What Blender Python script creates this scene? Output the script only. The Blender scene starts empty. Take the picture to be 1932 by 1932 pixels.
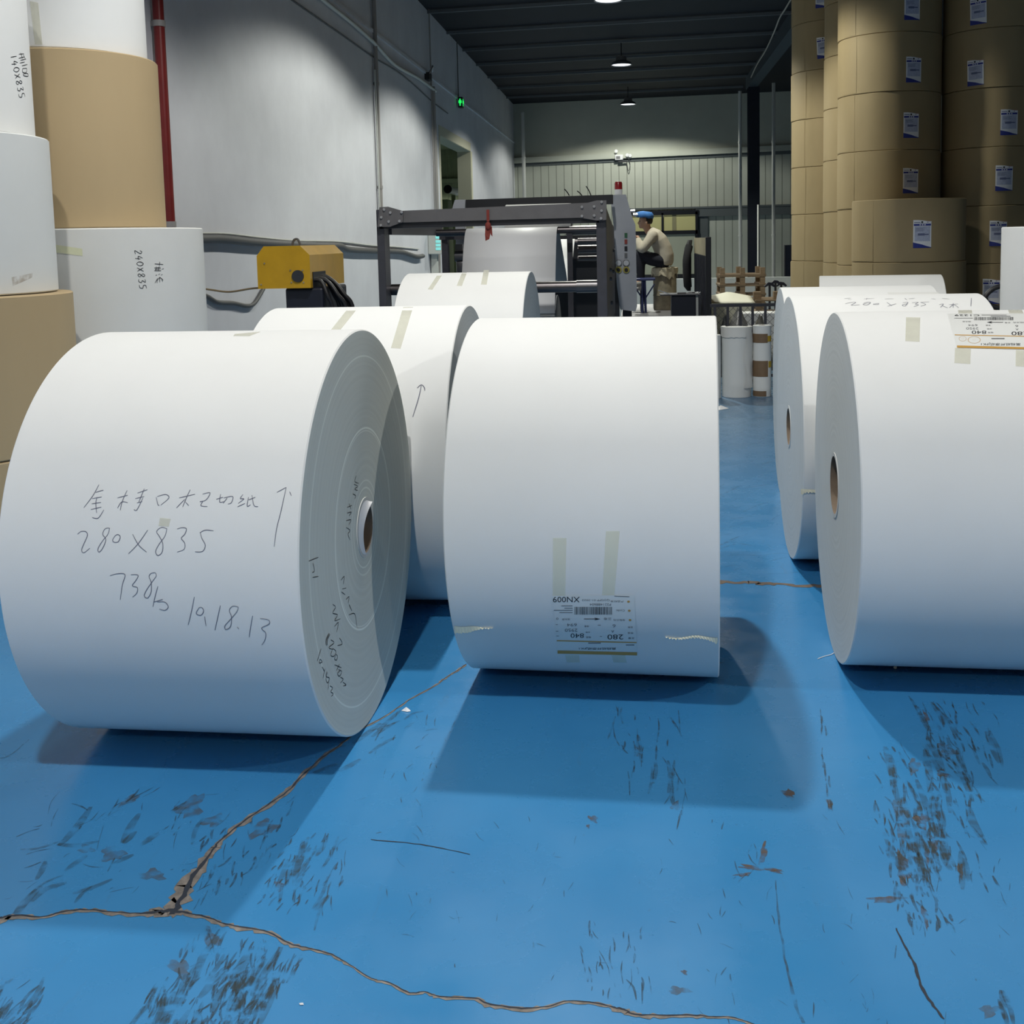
import bpy, bmesh, math, random
from math import sin, cos, pi, radians
from mathutils import Vector, Matrix
random.seed(7)
SC = bpy.context.scene
COL = SC.collection

# ------------------------------------------------------------------ camera, world, exposure
PX0, PY0, FPX, CAMZ = 1012.86, 664.29, 2079.9, 1.518
FW = Vector((-0.0907843, 0.9907494, -0.1008660))
RT = Vector((0.9957972, 0.0890807, -0.0212765))
UP = Vector((0.0120945, 0.1023736, 0.9946725))
EYE = Vector((0, 0, CAMZ))
cam_d = bpy.data.cameras.new('camera')
cam = bpy.data.objects.new('camera', cam_d)
COL.objects.link(cam)
cam.matrix_world = Matrix(((RT.x, UP.x, -FW.x, 0), (RT.y, UP.y, -FW.y, 0), (RT.z, UP.z, -FW.z, CAMZ), (0, 0, 0, 1)))
cam_d.sensor_width = 36
cam_d.lens = FPX / 1932 * 36
cam_d.shift_x = -(PX0 - 966) / 1932
cam_d.shift_y = (PY0 - 966) / 1932
cam_d.clip_end = 200
SC.camera = cam

w = bpy.data.worlds.new('world')
SC.world = w
w.use_nodes = True
w.node_tree.nodes['Background'].inputs[0].default_value = (1.0, 0.95, 0.84, 1)
w.node_tree.nodes['Background'].inputs[1].default_value = 0.17
SC.view_settings.view_transform = 'Standard'
SC.view_settings.look = 'None'
SC.view_settings.gamma = 1
SC.view_settings.use_curve_mapping = False
SC.view_settings.exposure = -1.88
LAMP_W = 2600
LAMPS = [(-0.80, 0.15), (-0.56, 5.65), (-0.42, 19.3), (-0.29, 26.4), (-0.19, 34.1), (6.05, -0.1), (-0.44, 13.9), (-6.5, 33.9), (-1.0, -5.4), (6.2, -5.6)]  # entries from the annex on are unseen fill lamps, added for brightness
LAMP_Z = 5.55

# ------------------------------------------------------------------ ray helpers: where a measured sight line meets a real surface
def ray(x, y):
    return RT * ((x - PX0) / FPX) - UP * ((y - PY0) / FPX) + FW
def onz(x, y, z=0.0):
    d = ray(x, y); return EYE + d * ((z - CAMZ) / d.z)
def ony(x, y, Y):
    d = ray(x, y); return EYE + d * (Y / d.y)
def onx(x, y, X):
    d = ray(x, y); return EYE + d * (X / d.x)

# ------------------------------------------------------------------ materials
def nodes(m):
    m.use_nodes = True
    nt = m.node_tree
    return nt, nt.nodes['Principled BSDF']
MATS = {}
def mat(name, c, rough=0.6, metal=0.0, var=0.0, scale=8.0, bump=0.0, spec=0.5, emit=None, es=0.0, stretch=None, c2=None):
    if name in MATS: return MATS[name]
    m = bpy.data.materials.new(name)
    nt, b = nodes(m)
    b.inputs['Base Color'].default_value = (*c, 1)
    b.inputs['Roughness'].default_value = rough
    b.inputs['Metallic'].default_value = metal
    b.inputs['Specular IOR Level'].default_value = spec
    if emit:
        b.inputs['Emission Color'].default_value = (*emit, 1)
        b.inputs['Emission Strength'].default_value = es
    if var > 0 or bump > 0:
        tc = nt.nodes.new('ShaderNodeTexCoord')
        src = tc.outputs['Object']
        if stretch:
            mp = nt.nodes.new('ShaderNodeMapping'); mp.inputs['Scale'].default_value = stretch
            nt.links.new(src, mp.inputs[0]); src = mp.outputs[0]
        n = nt.nodes.new('ShaderNodeTexNoise')
        n.inputs['Scale'].default_value = scale; n.inputs['Detail'].default_value = 6; n.inputs['Roughness'].default_value = 0.6
        nt.links.new(src, n.inputs['Vector'])
        if var > 0:
            r = nt.nodes.new('ShaderNodeValToRGB')
            r.color_ramp.elements[0].position = 0.3; r.color_ramp.elements[1].position = 0.7
            a = c2 if c2 else tuple(x * (1 - var) for x in c)
            r.color_ramp.elements[0].color = (*a, 1); r.color_ramp.elements[1].color = (*c, 1)
            nt.links.new(n.outputs['Fac'], r.inputs[0]); nt.links.new(r.outputs[0], b.inputs['Base Color'])
        if bump > 0:
            bp = nt.nodes.new('ShaderNodeBump'); bp.inputs['Strength'].default_value = bump; bp.inputs['Distance'].default_value = 0.01
            nt.links.new(n.outputs['Fac'], bp.inputs['Height']); nt.links.new(bp.outputs[0], b.inputs['Normal'])
    MATS[name] = m
    return m

def ring_mat(name, c, lines=(), amount=0.10, scale=70.0):
    """wound paper edge: faint concentric rings round the object's own axis (x)"""
    m = bpy.data.materials.new(name); nt, b = nodes(m)
    b.inputs['Roughness'].default_value = 0.75
    tc = nt.nodes.new('ShaderNodeTexCoord'); sx = nt.nodes.new('ShaderNodeSeparateXYZ'); nt.links.new(tc.outputs['Object'], sx.inputs[0])
    def mth(op, a, b2=None):
        n = nt.nodes.new('ShaderNodeMath'); n.operation = op
        for i, v in enumerate((a, b2)):
            if v is None: continue
            if isinstance(v, (int, float)): n.inputs[i].default_value = v
            else: nt.links.new(v, n.inputs[i])
        return n.outputs[0]
    r = mth('SQRT', mth('ADD', mth('MULTIPLY', sx.outputs[1], sx.outputs[1]), mth('MULTIPLY', sx.outputs[2], sx.outputs[2])))
    n = nt.nodes.new('ShaderNodeTexNoise'); n.noise_dimensions = '1D'
    n.inputs['Scale'].default_value = scale; n.inputs['Detail'].default_value = 5; nt.links.new(r, n.inputs['W'])
    n2 = nt.nodes.new('ShaderNodeTexNoise'); n2.inputs['Scale'].default_value = 5; nt.links.new(tc.outputs['Object'], n2.inputs['Vector'])
    f = mth('ADD', mth('MULTIPLY', mth('SUBTRACT', n.outputs['Fac'], 0.5), amount * 2), mth('MULTIPLY', mth('SUBTRACT', n2.outputs['Fac'], 0.5), 0.08))
    for rad, wd, amp in lines:
        d = mth('ABSOLUTE', mth('SUBTRACT', r, rad))
        k = mth('MAXIMUM', mth('SUBTRACT', 1.0, mth('DIVIDE', d, wd)), 0.0)
        f = mth('ADD', f, mth('MULTIPLY', k, amp))
    mul = nt.nodes.new('ShaderNodeVectorMath'); mul.operation = 'SCALE'; mul.inputs[0].default_value = c
    nt.links.new(mth('ADD', 1.0, f), mul.inputs['Scale'])
    nt.links.new(mul.outputs[0], b.inputs['Base Color'])
    return m

M_paper = mat('paper_white', (0.81, 0.815, 0.805), 0.62, var=0.035, scale=3, spec=0.35)
M_paper_warm = mat('paper_offwhite', (0.75, 0.75, 0.725), 0.62, var=0.05, scale=3, spec=0.35)
M_edge = ring_mat('paper_edge_plain', (0.62, 0.64, 0.63))
M_kraft = mat('kraft_wrap', (0.40, 0.305, 0.165), 0.62, var=0.10, scale=3, bump=0.04, spec=0.3, stretch=(1, 1, 0.4))
M_kraft_l = mat('kraft_plain', (0.485, 0.365, 0.21), 0.7, var=0.07, scale=2.5, spec=0.3, stretch=(1, 1, 0.3))
M_kraft_end = ring_mat('kraft_edge', (0.40, 0.30, 0.17))
M_card = mat('cardboard_core', (0.23, 0.17, 0.12), 0.8, var=0.3, scale=20)
M_corew = mat('core_paper_lining', (0.62, 0.62, 0.60), 0.6, var=0.1, scale=10)
M_ink = mat('pen_ink', (0.13, 0.135, 0.19), 0.6)
M_marker = mat('marker_ink', (0.02, 0.022, 0.028), 0.6)
M_tape = mat('clear_tape', (0.80, 0.79, 0.65), 0.20, var=0.10, scale=25, bump=0.05)
M_tape.node_tree.nodes['Principled BSDF'].inputs['Alpha'].default_value = 0.55
M_tapef = mat('faint_clear_tape', (0.84, 0.84, 0.56), 0.25, var=0.10, scale=25)
M_tapef.node_tree.nodes['Principled BSDF'].inputs['Alpha'].default_value = 0.28
M_tape_y = mat('yellowed_tape', (0.74, 0.75, 0.52), 0.35, var=0.10, scale=25)
M_label = mat('label_paper', (0.78, 0.79, 0.77), 0.35)
M_stick = mat('sticker_paper', (0.88, 0.88, 0.90), 0.35)
M_print = mat('print_black', (0.02, 0.02, 0.025), 0.5)
M_printg = mat('print_grey', (0.16, 0.16, 0.17), 0.5)
M_orange = mat('print_orange', (0.55, 0.31, 0.07), 0.5)
M_blueprint = mat('print_blue', (0.03, 0.045, 0.28), 0.5)
M_bluelight = mat('print_pale_blue', (0.56, 0.60, 0.76), 0.5, var=0.2, scale=40)
M_red = mat('print_red', (0.45, 0.06, 0.03), 0.5)
M_white = mat('white_print', (0.80, 0.80, 0.82), 0.5)
M_torn = mat('torn_paper', (0.93, 0.88, 0.68), 0.85, var=0.08, scale=60)
M_steel_dk = mat('painted_dark_steel', (0.055, 0.055, 0.068), 0.42, var=0.25, scale=12)
M_steel_gr = mat('grey_brown_steel', (0.13, 0.125, 0.13), 0.45, var=0.15, scale=10)
M_black = mat('black_paint', (0.012, 0.013, 0.018), 0.45)
M_navy = mat('dark_navy_steel', (0.010, 0.013, 0.028), 0.5, var=0.3, scale=6)
M_chrome = mat('polished_roller', (0.115, 0.105, 0.108), 0.34, metal=1.0)
M_bolt = mat('bolt_steel', (0.6, 0.6, 0.62), 0.3, metal=0.9)
M_machgrey = mat('machine_grey_paint', (0.46, 0.48, 0.53), 0.45, var=0.08, scale=6)
M_wall = mat('plaster_wall', (0.72, 0.73, 0.775), 0.9, var=0.16, scale=1.3, bump=0.05, c2=(0.635, 0.64, 0.685))
M_rib = mat('ribbed_panel', (0.56, 0.58, 0.50), 0.6, var=0.15, scale=0.6)
M_ribdark = mat('panel_groove', (0.26, 0.27, 0.23), 0.8)
M_ceil = mat('ceiling_sheet', (0.004, 0.006, 0.014), 0.7, var=0.3, scale=0.8)
M_purlin = mat('purlin_steel', (0.14, 0.155, 0.17), 0.6)
M_redp = mat('red_pipe_paint', (0.22, 0.022, 0.022), 0.35, var=0.2, scale=6)
M_pipe = mat('grey_pvc', (0.36, 0.34, 0.33), 0.5)
M_pipew = mat('white_pvc', (0.60, 0.61, 0.58), 0.5)
M_cable = mat('cable_grey', (0.10, 0.10, 0.10), 0.6)
M_cableb = mat('cable_black', (0.012, 0.012, 0.015), 0.45)
M_yellow = mat('yellow_enamel', (0.62, 0.35, 0.015), 0.3, var=0.18, scale=5)
M_wood = mat('pallet_wood', (0.27, 0.19, 0.115), 0.8, var=0.4, scale=8, stretch=(1, 8, 8))
M_brickw = mat('whitewash', (0.60, 0.63, 0.62), 0.9, var=0.1, scale=3)
M_cream = mat('cream_paper', (0.75, 0.73, 0.60), 0.7, var=0.06, scale=4)
M_glassw = mat('lit_window_pane', (0.55, 0.52, 0.25), 0.3, emit=(0.75, 0.68, 0.30), es=0.22)
M_tread = mat('tread_plate', (0.34, 0.33, 0.34), 0.4, metal=0.6, var=0.3, scale=60, bump=0.3)
M_cap = mat('blue_cap_cloth', (0.05, 0.20, 0.55), 0.8, var=0.3, scale=20)
M_skin = mat('skin', (0.42, 0.25, 0.17), 0.6)
M_hair = mat('hair', (0.012, 0.010, 0.009), 0.7)
M_sweater = mat('beige_knit', (0.50, 0.45, 0.36), 0.9, var=0.12, scale=15, bump=0.1)
M_trouser = mat('dark_trousers', (0.012, 0.013, 0.022), 0.9)
M_shoe = mat('shoe', (0.30, 0.29, 0.26), 0.6, var=0.3, scale=20)
M_drum = mat('dirty_drum', (0.22, 0.19, 0.13), 0.6, var=0.5, scale=9)
M_wrap = mat('crumpled_wrap', (0.52, 0.46, 0.33), 0.35, var=0.35, scale=14, bump=0.5)
M_bluesteel = mat('blue_tube_steel', (0.035, 0.045, 0.13), 0.4)
M_plastic = mat('clear_plastic_bags', (0.34, 0.34, 0.33), 0.25, var=0.5, scale=9, bump=0.6)
M_ribbon = mat('red_ribbon_cloth', (0.22, 0.035, 0.025), 0.8, var=0.2, scale=30)
M_jacket = mat('black_jacket_cloth', (0.008, 0.008, 0.010), 0.9)
M_board = mat('stained_board', (0.42, 0.36, 0.22), 0.7, var=0.5, scale=5, stretch=(1, 6, 1))
M_crack = mat('bare_concrete', (0.30, 0.265, 0.235), 0.9, var=0.6, scale=35)
M_crackd = mat('crack_shadow', (0.028, 0.035, 0.05), 0.95)
M_olive = mat('olive_panel', (0.20, 0.235, 0.14), 0.7, var=0.2, scale=3)
M_lime = mat('lime_panel', (0.40, 0.45, 0.22), 0.6)
M_jamb = mat('cream_jamb', (0.60, 0.58, 0.44), 0.8)

# blue floor paint with worn, mottled patches
def floor_mat():
    m = bpy.data.materials.new('blue_floor_paint'); nt, b = nodes(m)
    tc = nt.nodes.new('ShaderNodeTexCoord')
    def noise(sc, det, src=None, rough=0.6):
        n = nt.nodes.new('ShaderNodeTexNoise'); n.inputs['Scale'].default_value = sc; n.inputs['Detail'].default_value = det; n.inputs['Roughness'].default_value = rough
        nt.links.new(src or tc.outputs['Object'], n.inputs['Vector']); return n.outputs['Fac']
    def ramp(f, p0, p1, c0, c1):
        r = nt.nodes.new('ShaderNodeValToRGB'); r.color_ramp.elements[0].position = p0; r.color_ramp.elements[1].position = p1
        r.color_ramp.elements[0].color = (*c0, 1); r.color_ramp.elements[1].color = (*c1, 1); nt.links.new(f, r.inputs[0]); return r.outputs[0]
    def mix(f, a, c):
        x = nt.nodes.new('ShaderNodeMix'); x.data_type = 'RGBA'
        nt.links.new(f, x.inputs['Factor']); nt.links.new(a, x.inputs['A'])
        if isinstance(c, tuple): x.inputs['B'].default_value = (*c, 1)
        else: nt.links.new(c, x.inputs['B'])
        return x.outputs['Result']
    base = ramp(noise(0.9, 4), 0.3, 0.7, (0.030, 0.200, 0.445), (0.047, 0.248, 0.515))
    mp = nt.nodes.new('ShaderNodeMapping'); mp.inputs['Scale'].default_value = (9, 1.6, 1); mp.inputs['Rotation'].default_value = (0, 0, 0.15)
    nt.links.new(tc.outputs['Object'], mp.inputs[0])
    wear = ramp(noise(2.2, 9, mp.outputs[0], 0.7), 0.60, 0.76, (0, 0, 0), (0.7, 0.7, 0.7))
    patch = ramp(noise(1.1, 3), 0.50, 0.66, (0, 0, 0), (1, 1, 1))
    mu = nt.nodes.new('ShaderNodeMath'); mu.operation = 'MULTIPLY'; nt.links.new(wear, mu.inputs[0]); nt.links.new(patch, mu.inputs[1])
    col = mix(mu.outputs[0], base, (0.075, 0.12, 0.17))
    speck = ramp(noise(55, 2), 0.70, 0.78, (0, 0, 0), (0.35, 0.35, 0.35))
    col = mix(speck, col, (0.05, 0.13, 0.25))
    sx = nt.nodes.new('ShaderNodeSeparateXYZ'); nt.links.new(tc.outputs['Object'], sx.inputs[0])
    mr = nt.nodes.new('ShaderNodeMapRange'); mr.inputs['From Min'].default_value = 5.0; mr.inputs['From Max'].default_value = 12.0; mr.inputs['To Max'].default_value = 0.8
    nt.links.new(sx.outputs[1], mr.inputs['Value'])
    col = mix(mr.outputs[0], col, (0.16, 0.225, 0.29))  # greyer towards the back: dust, plus far-wall reflection put into the colour
    nt.links.new(col, b.inputs['Base Color'])
    rr = ramp(noise(3.5, 6), 0.3, 0.7, (0.20, 0.20, 0.20), (0.36, 0.36, 0.36))
    nt.links.new(rr, b.inputs['Roughness'])
    b.inputs['Specular IOR Level'].default_value = 0.55
    bp = nt.nodes.new('ShaderNodeBump'); bp.inputs['Strength'].default_value = 0.06; bp.inputs['Distance'].default_value = 0.01
    nt.links.new(noise(14, 5), bp.inputs['Height']); nt.links.new(bp.outputs[0], b.inputs['Normal'])
    return m
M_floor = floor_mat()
def scuff_mat(name, c, alpha):
    m = bpy.data.materials.new(name); nt, b = nodes(m)
    b.inputs['Base Color'].default_value = (*c, 1); b.inputs['Roughness'].default_value = 0.7
    tc = nt.nodes.new('ShaderNodeTexCoord'); n = nt.nodes.new('ShaderNodeTexNoise'); n.inputs['Scale'].default_value = 26; n.inputs['Detail'].default_value = 8
    nt.links.new(tc.outputs['Object'], n.inputs['Vector'])
    r = nt.nodes.new('ShaderNodeValToRGB'); r.color_ramp.elements[0].position = 0.36; r.color_ramp.elements[1].position = 0.62
    r.color_ramp.elements[0].color = (0, 0, 0, 1); r.color_ramp.elements[1].color = (alpha, alpha, alpha, 1)
    nt.links.new(n.outputs['Fac'], r.inputs[0]); nt.links.new(r.outputs[0], b.inputs['Alpha'])
    return m
M_scuff = scuff_mat('dark_scuff', (0.04, 0.06, 0.07), 0.55)
M_rust = scuff_mat('rusty_scuff', (0.11, 0.075, 0.05), 0.8)
M_smear = scuff_mat('grey_smear', (0.10, 0.12, 0.14), 0.55)

# ------------------------------------------------------------------ mesh builder
class MB:
    def __init__(s): s.bm = bmesh.new(); s.mi = 0
    def face(s, vs):
        try:
            f = s.bm.faces.new(vs); f.material_index = s.mi; return f
        except ValueError: return None
    def grid(s, rows, closed=False):
        R = [[s.bm.verts.new(p) for p in r] for r in rows]
        for a, b in zip(R[:-1], R[1:]):
            n = len(a)
            for i in range(n if closed else n - 1):
                j = (i + 1) % n
                s.face((a[i], a[j], b[j], b[i]))
        return R
    def box(s, c, d, rot=None, bevel=0.0, taper=None):
        c = Vector(c); hx, hy, hz = (x / 2 for x in d)
        vs = []
        for z in (-hz, hz):
            t = taper if (taper and z > 0) else 1
            for x, y in ((-hx, -hy), (hx, -hy), (hx, hy), (-hx, hy)):
                v = Vector((x * t, y * t, z))
                if rot is not None: v = rot @ v
                vs.append(s.bm.verts.new(c + v))
        fs = [s.face([vs[i] for i in q]) for q in ((3, 2, 1, 0), (4, 5, 6, 7), (0, 1, 5, 4), (1, 2, 6, 5), (2, 3, 7, 6), (3, 0, 4, 7))]
        if bevel > 0:
            es = list({e for f in fs for e in f.edges})
            r = bmesh.ops.bevel(s.bm, geom=es, offset=bevel, segments=2, affect='EDGES', profile=0.5)
            for f in r['faces']: f.material_index = s.mi
        return s
    def span(s, a, b, bevel=0.0):
        a = Vector(a); b = Vector(b)
        return s.box((a + b) / 2, (abs(b.x - a.x), abs(b.y - a.y), abs(b.z - a.z)), bevel=bevel)
    def bar(s, p, q, wd, ht=None):
        p = Vector(p); q = Vector(q); d = q - p
        rot = d.to_track_quat('Z', 'Y').to_matrix()
        return s.box((p + q) / 2, (wd, ht or wd, d.length), rot)
    def cyl(s, p, q, r, r2=None, seg=24, caps=True):
        p = Vector(p); q = Vector(q); r2 = r if r2 is None else r2
        rot = (q - p).to_track_quat('Z', 'Y').to_matrix()
        ra = [p + rot @ Vector((cos(a) * r, sin(a) * r, 0)) for a in [2 * pi * i / seg for i in range(seg)]]
        rb = [q + rot @ Vector((cos(a) * r2, sin(a) * r2, 0)) for a in [2 * pi * i / seg for i in range(seg)]]
        R = s.grid([ra, rb], True)
        if caps:
            s.face(R[0][::-1]); s.face(R[1])
        return s
    def lathe(s, prof, seg=32, o=(0, 0, 0), cap0=False, cap1=False):
        o = Vector(o)
        rows = [[o + Vector((cos(2 * pi * i / seg) * r, sin(2 * pi * i / seg) * r, z)) for i in range(seg)] for r, z in prof]
        R = s.grid(rows, True)
        if cap0: s.face(R[0][::-1])
        if cap1: s.face(R[-1])
        return s
    def tube(s, pts, r, seg=8, caps=True):
        pts = [Vector(p) for p in pts]; rows = []
        n = len(pts); up = Vector((0, 0, 1))
        rr = r if isinstance(r, (list, tuple)) else [r] * n
        for i, p in enumerate(pts):
            d = (pts[min(i + 1, n - 1)] - pts[max(i - 1, 0)])
            d = d.normalized() if d.length > 1e-9 else Vector((0, 0, 1))
            x = d.cross(up)
            if x.length < 0.05: x = d.cross(Vector((1, 0, 0)))
            x.normalize(); y = d.cross(x)
            rows.append([p + (x * cos(2 * pi * k / seg) + y * sin(2 * pi * k / seg)) * rr[i] for k in range(seg)])
        R = s.grid(rows, True)
        if caps: s.face(R[0]); s.face(R[-1][::-1])
        return s
    def prism(s, poly, a, b):
        """poly: list of points (Vector), extruded by vector b-a"""
        d = Vector(b) - Vector(a)
        v0 = [s.bm.verts.new(Vector(p) + Vector(a)) for p in poly]; v1 = [s.bm.verts.new(Vector(p) + Vector(a) + d) for p in poly]
        s.face(v0[::-1]); s.face(v1)
        n = len(poly)
        for i in range(n): s.face((v0[i], v0[(i + 1) % n], v1[(i + 1) % n], v1[i]))
        return s
    def sphere(s, c, r, sc=(1, 1, 1), seg=16, rings=10):
        c = Vector(c); rows = []
        for j in range(rings + 1):
            t = pi * j / rings
            rows.append([c + Vector((cos(2 * pi * i / seg) * sin(t) * r * sc[0], sin(2 * pi * i / seg) * sin(t) * r * sc[1], -cos(t) * r * sc[2])) for i in range(seg)])
        s.grid(rows, True); bmesh.ops.remove_doubles(s.bm, verts=s.bm.verts[:], dist=1e-6)
        return s
    def polyface(s, pts):
        s.face([s.bm.verts.new(p) for p in pts]); return s
    def build(s, name, mats, parent=None, smooth=None, recalc=True, loc=None):
        if recalc: bmesh.ops.recalc_face_normals(s.bm, faces=s.bm.faces[:])
        me = bpy.data.meshes.new(name); s.bm.to_mesh(me); s.bm.free()
        for m in (mats if isinstance(mats, (list, tuple)) else [mats]): me.materials.append(m)
        if smooth is not None:
            me.shade_smooth() if hasattr(me, 'shade_smooth') else None
            me.set_sharp_from_angle(angle=radians(smooth))
        o = bpy.data.objects.new(name, me); COL.objects.link(o)
        if loc is not None: o.location = loc
        if parent is not None: o.parent = parent
        return o

def tag(o, label, cat=None, group=None, kind=None):
    if label: o['label'] = label
    if cat: o['category'] = cat
    if group: o['group'] = group
    if kind: o['kind'] = kind
    return o
def thing(name, label, cat, loc=(0, 0, 0), rz=0.0, group=None):
    o = bpy.data.objects.new(name, None); COL.objects.link(o)
    o.location = loc; o.rotation_euler = (0, 0, rz); o.empty_display_size = 0.1
    return tag(o, label, cat, group)
def struct(o, label=None):
    o['kind'] = 'structure'
    if label: o['label'] = label
    return o
def inv(root):
    return (Matrix.Translation(root.location) @ Matrix.Rotation(root.rotation_euler.z, 4, 'Z')).inverted()

# ------------------------------------------------------------------ drawing on surfaces
def smooth_line(pts, n=4):
    if len(pts) < 3: return [Vector(p) for p in pts]
    P = [Vector(p) for p in pts]; out = []
    for i in range(len(P) - 1):
        p0 = P[max(i - 1, 0)]; p1 = P[i]; p2 = P[i + 1]; p3 = P[min(i + 2, len(P) - 1)]
        for k in range(n):
            t = k / n
            out.append(0.5 * ((2 * p1) + (p2 - p0) * t + (2 * p0 - 5 * p1 + 4 * p2 - p3) * t * t + (3 * p1 - p0 - 3 * p2 + p3) * t ** 3))
    out.append(P[-1]); return out
def dense(pts, step):
    out = [pts[0]]
    for a, b in zip(pts[:-1], pts[1:]):
        n = max(1, int((b - a).length / step))
        out += [a + (b - a) * (k / n) for k in range(1, n + 1)]
    return out
def ribbon(mb, P, N, wd):
    """strip of width wd (number or list) along points P with surface normals N"""
    n = len(P)
    if n < 2: return
    W = wd if isinstance(wd, list) else [wd] * n
    L, R = [], []
    for i in range(n):
        d = P[min(i + 1, n - 1)] - P[max(i - 1, 0)]
        if d.length < 1e-9: d = Vector((1, 0, 0))
        x = d.cross(N[i]).normalized() * W[i] / 2
        L.append(mb.bm.verts.new(P[i] - x)); R.append(mb.bm.verts.new(P[i] + x))
    for i in range(n - 1): mb.face((L[i], R[i], R[i + 1], L[i + 1]))

class LyingRoll:
    """surface maths of a lying cylinder: sight line -> point and normal, in the roll's own frame"""
    def __init__(s, cx, cy, yaw, D, W=0.84): s.c = Vector((cx, cy, D / 2)); s.a = Vector((cos(yaw), sin(yaw), 0)); s.R = D / 2; s.W = W
    def side(s, x, y, off=0.0008):
        d = ray(x, y); o = EYE - s.c; R = s.R + off
        d2 = d - s.a * d.dot(s.a); o2 = o - s.a * o.dot(s.a)
        A = d2.dot(d2); B = 2 * d2.dot(o2); C = o2.dot(o2) - R * R; D = B * B - 4 * A * C
        t = (-B - math.sqrt(max(D, 0))) / (2 * A)
        p = EYE + d * t; n = (p - s.c); n = (n - s.a * n.dot(s.a)).normalized()
        return p, n
    def end(s, sg, x, y, off=0.0008):
        d = ray(x, y); n = s.a * sg; q = s.c + n * (s.W / 2 + off)
        t = (q - EYE).dot(n) / d.dot(n); return EYE + d * t, n
class StandRoll:
    def __init__(s, cx, cy, R): s.c = Vector((cx, cy, 0)); s.R = R
    def side(s, x, y, off=0.0008):
        d = ray(x, y); o = EYE - s.c; d2 = Vector((d.x, d.y, 0)); o2 = Vector((o.x, o.y, 0)); R = s.R + off
        A = d2.dot(d2); B = 2 * d2.dot(o2); C = o2.dot(o2) - R * R
        t = (-B - math.sqrt(max(B * B - 4 * A * C, 0))) / (2 * A)
        p = EYE + d * t; n = p - s.c; n.z = 0; return p, n.normalized()

def strokes(mb, cast, lines, org, sc, wd, Mi, smooth=True):
    for ln in lines:
        pts = [Vector((org[0] + x / sc, org[1] + y / sc, 0)) for x, y in ln]
        pts = smooth_line(pts) if smooth else pts
        pts = dense(pts, 4)
        P, N = [], []
        for q in pts:
            p, n = cast(q.x, q.y); P.append(Mi @ p); N.append(Mi.to_3x3() @ n)
        W = [wd * (0.75 + 0.35 * min(1, 3 * min(i, len(P) - 1 - i) / max(1, len(P) - 1))) for i in range(len(P))]
        ribbon(mb, P, N, W)
def patch(mb, cast, quad, Mi, nu=6, nv=6):
    """quad TL,TR,BR,BL in photo pixels, laid onto the surface"""
    q = [Vector((*p, 0)) for p in quad]; rows = []
    for j in range(nv + 1):
        a = q[0].lerp(q[3], j / nv); b = q[1].lerp(q[2], j / nv)
        rows.append([Mi @ cast(*(a.lerp(b, i / nu))[:2])[0] for i in range(nu + 1)])
    mb.grid(rows)
_txt = {}
def text_tris(s):
    if s in _txt: return _txt[s]
    c = bpy.data.curves.new('t', 'FONT'); c.body = s; c.resolution_u = 3
    o = bpy.data.objects.new('t', c); COL.objects.link(o)
    dg = bpy.context.evaluated_depsgraph_get(); me = bpy.data.meshes.new_from_object(o.evaluated_get(dg))
    vs = [v.co.copy() for v in me.vertices]; fs = [list(p.vertices) for p in me.polygons]
    bpy.data.objects.remove(o); bpy.data.curves.remove(c); bpy.data.meshes.remove(me)
    if vs:
        x0 = min(v.x for v in vs); x1 = max(v.x for v in vs); y0 = min(v.y for v in vs); y1 = max(v.y for v in vs)
        vs = [((v.x - x0) / (x1 - x0), (v.y - y0) / (y1 - y0)) for v in vs]
    _txt[s] = (vs, fs); return _txt[s]
def put_text(mb, s, fn):
    vs, fs = text_tris(s)
    V = [mb.bm.verts.new(fn(u, v)) for u, v in vs]
    for f in fs: mb.face([V[i] for i in f])

# ================================================================== SETTING
XL = -4.05; ZC = 6.08; YB = 37.4; XR = 12.0
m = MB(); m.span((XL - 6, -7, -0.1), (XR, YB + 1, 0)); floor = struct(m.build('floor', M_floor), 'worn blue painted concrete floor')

# left wall with the big doorway
DY0, DY1, DZ = 23.05, 27.35, 3.74
m = MB()
m.span((XL - 0.33, -7, 0), (XL, DY0, ZC)); m.span((XL - 0.33, DY1, 0), (XL, YB, ZC)); m.span((XL - 0.33, DY0, DZ), (XL, DY1, ZC))
struct(m.build('wall_left', M_wall), 'tall grey-white plaster wall on the left')
m = MB()
for y0, y1 in ((DY0 - 0.12, DY0), (DY1, DY1 + 0.22)): m.span((XL - 0.33, y0 if y0 > DY1 - 0.1 else DY0, 0), (XL + 0.012, y1 if y0 > DY1 - 0.1 else DY0 + 0.006, DZ))
m.span((XL, DY0 - 0.12, 0), (XL + 0.012, DY0, DZ + 0.2)); m.span((XL, DY0, DZ), (XL + 0.012, DY1, DZ + 0.2)); m.span((XL - 0.33, DY1 - 0.008, 0), (XL, DY1, DZ)); m.span((XL - 0.33, DY0, DZ - 0.008), (XL, DY1, DZ))
struct(m.build('trim_1', M_jamb), 'cream jamb of the doorway in the left wall')
m = MB()
m.span((-9.0, 20, 0), (-8.9, 37, 4.6)); m.span((-9.0, 36.9, 0), (XL - 0.33, 37, 4.6)); m.span((-9, 20, 4.6), (XL - 0.33, 37, 4.7))
for i in range(24): m.span((-8.9 + i * 0.2, 36.86, 0), (-8.86 + i * 0.2, 36.9, 4.6))
m.span((-8.9, 36.7, 3.5), (XL - 0.33, 36.86, 3.62)); struct(m.build('wall_annex', M_olive), 'olive walls of the room beyond the doorway')
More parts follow.
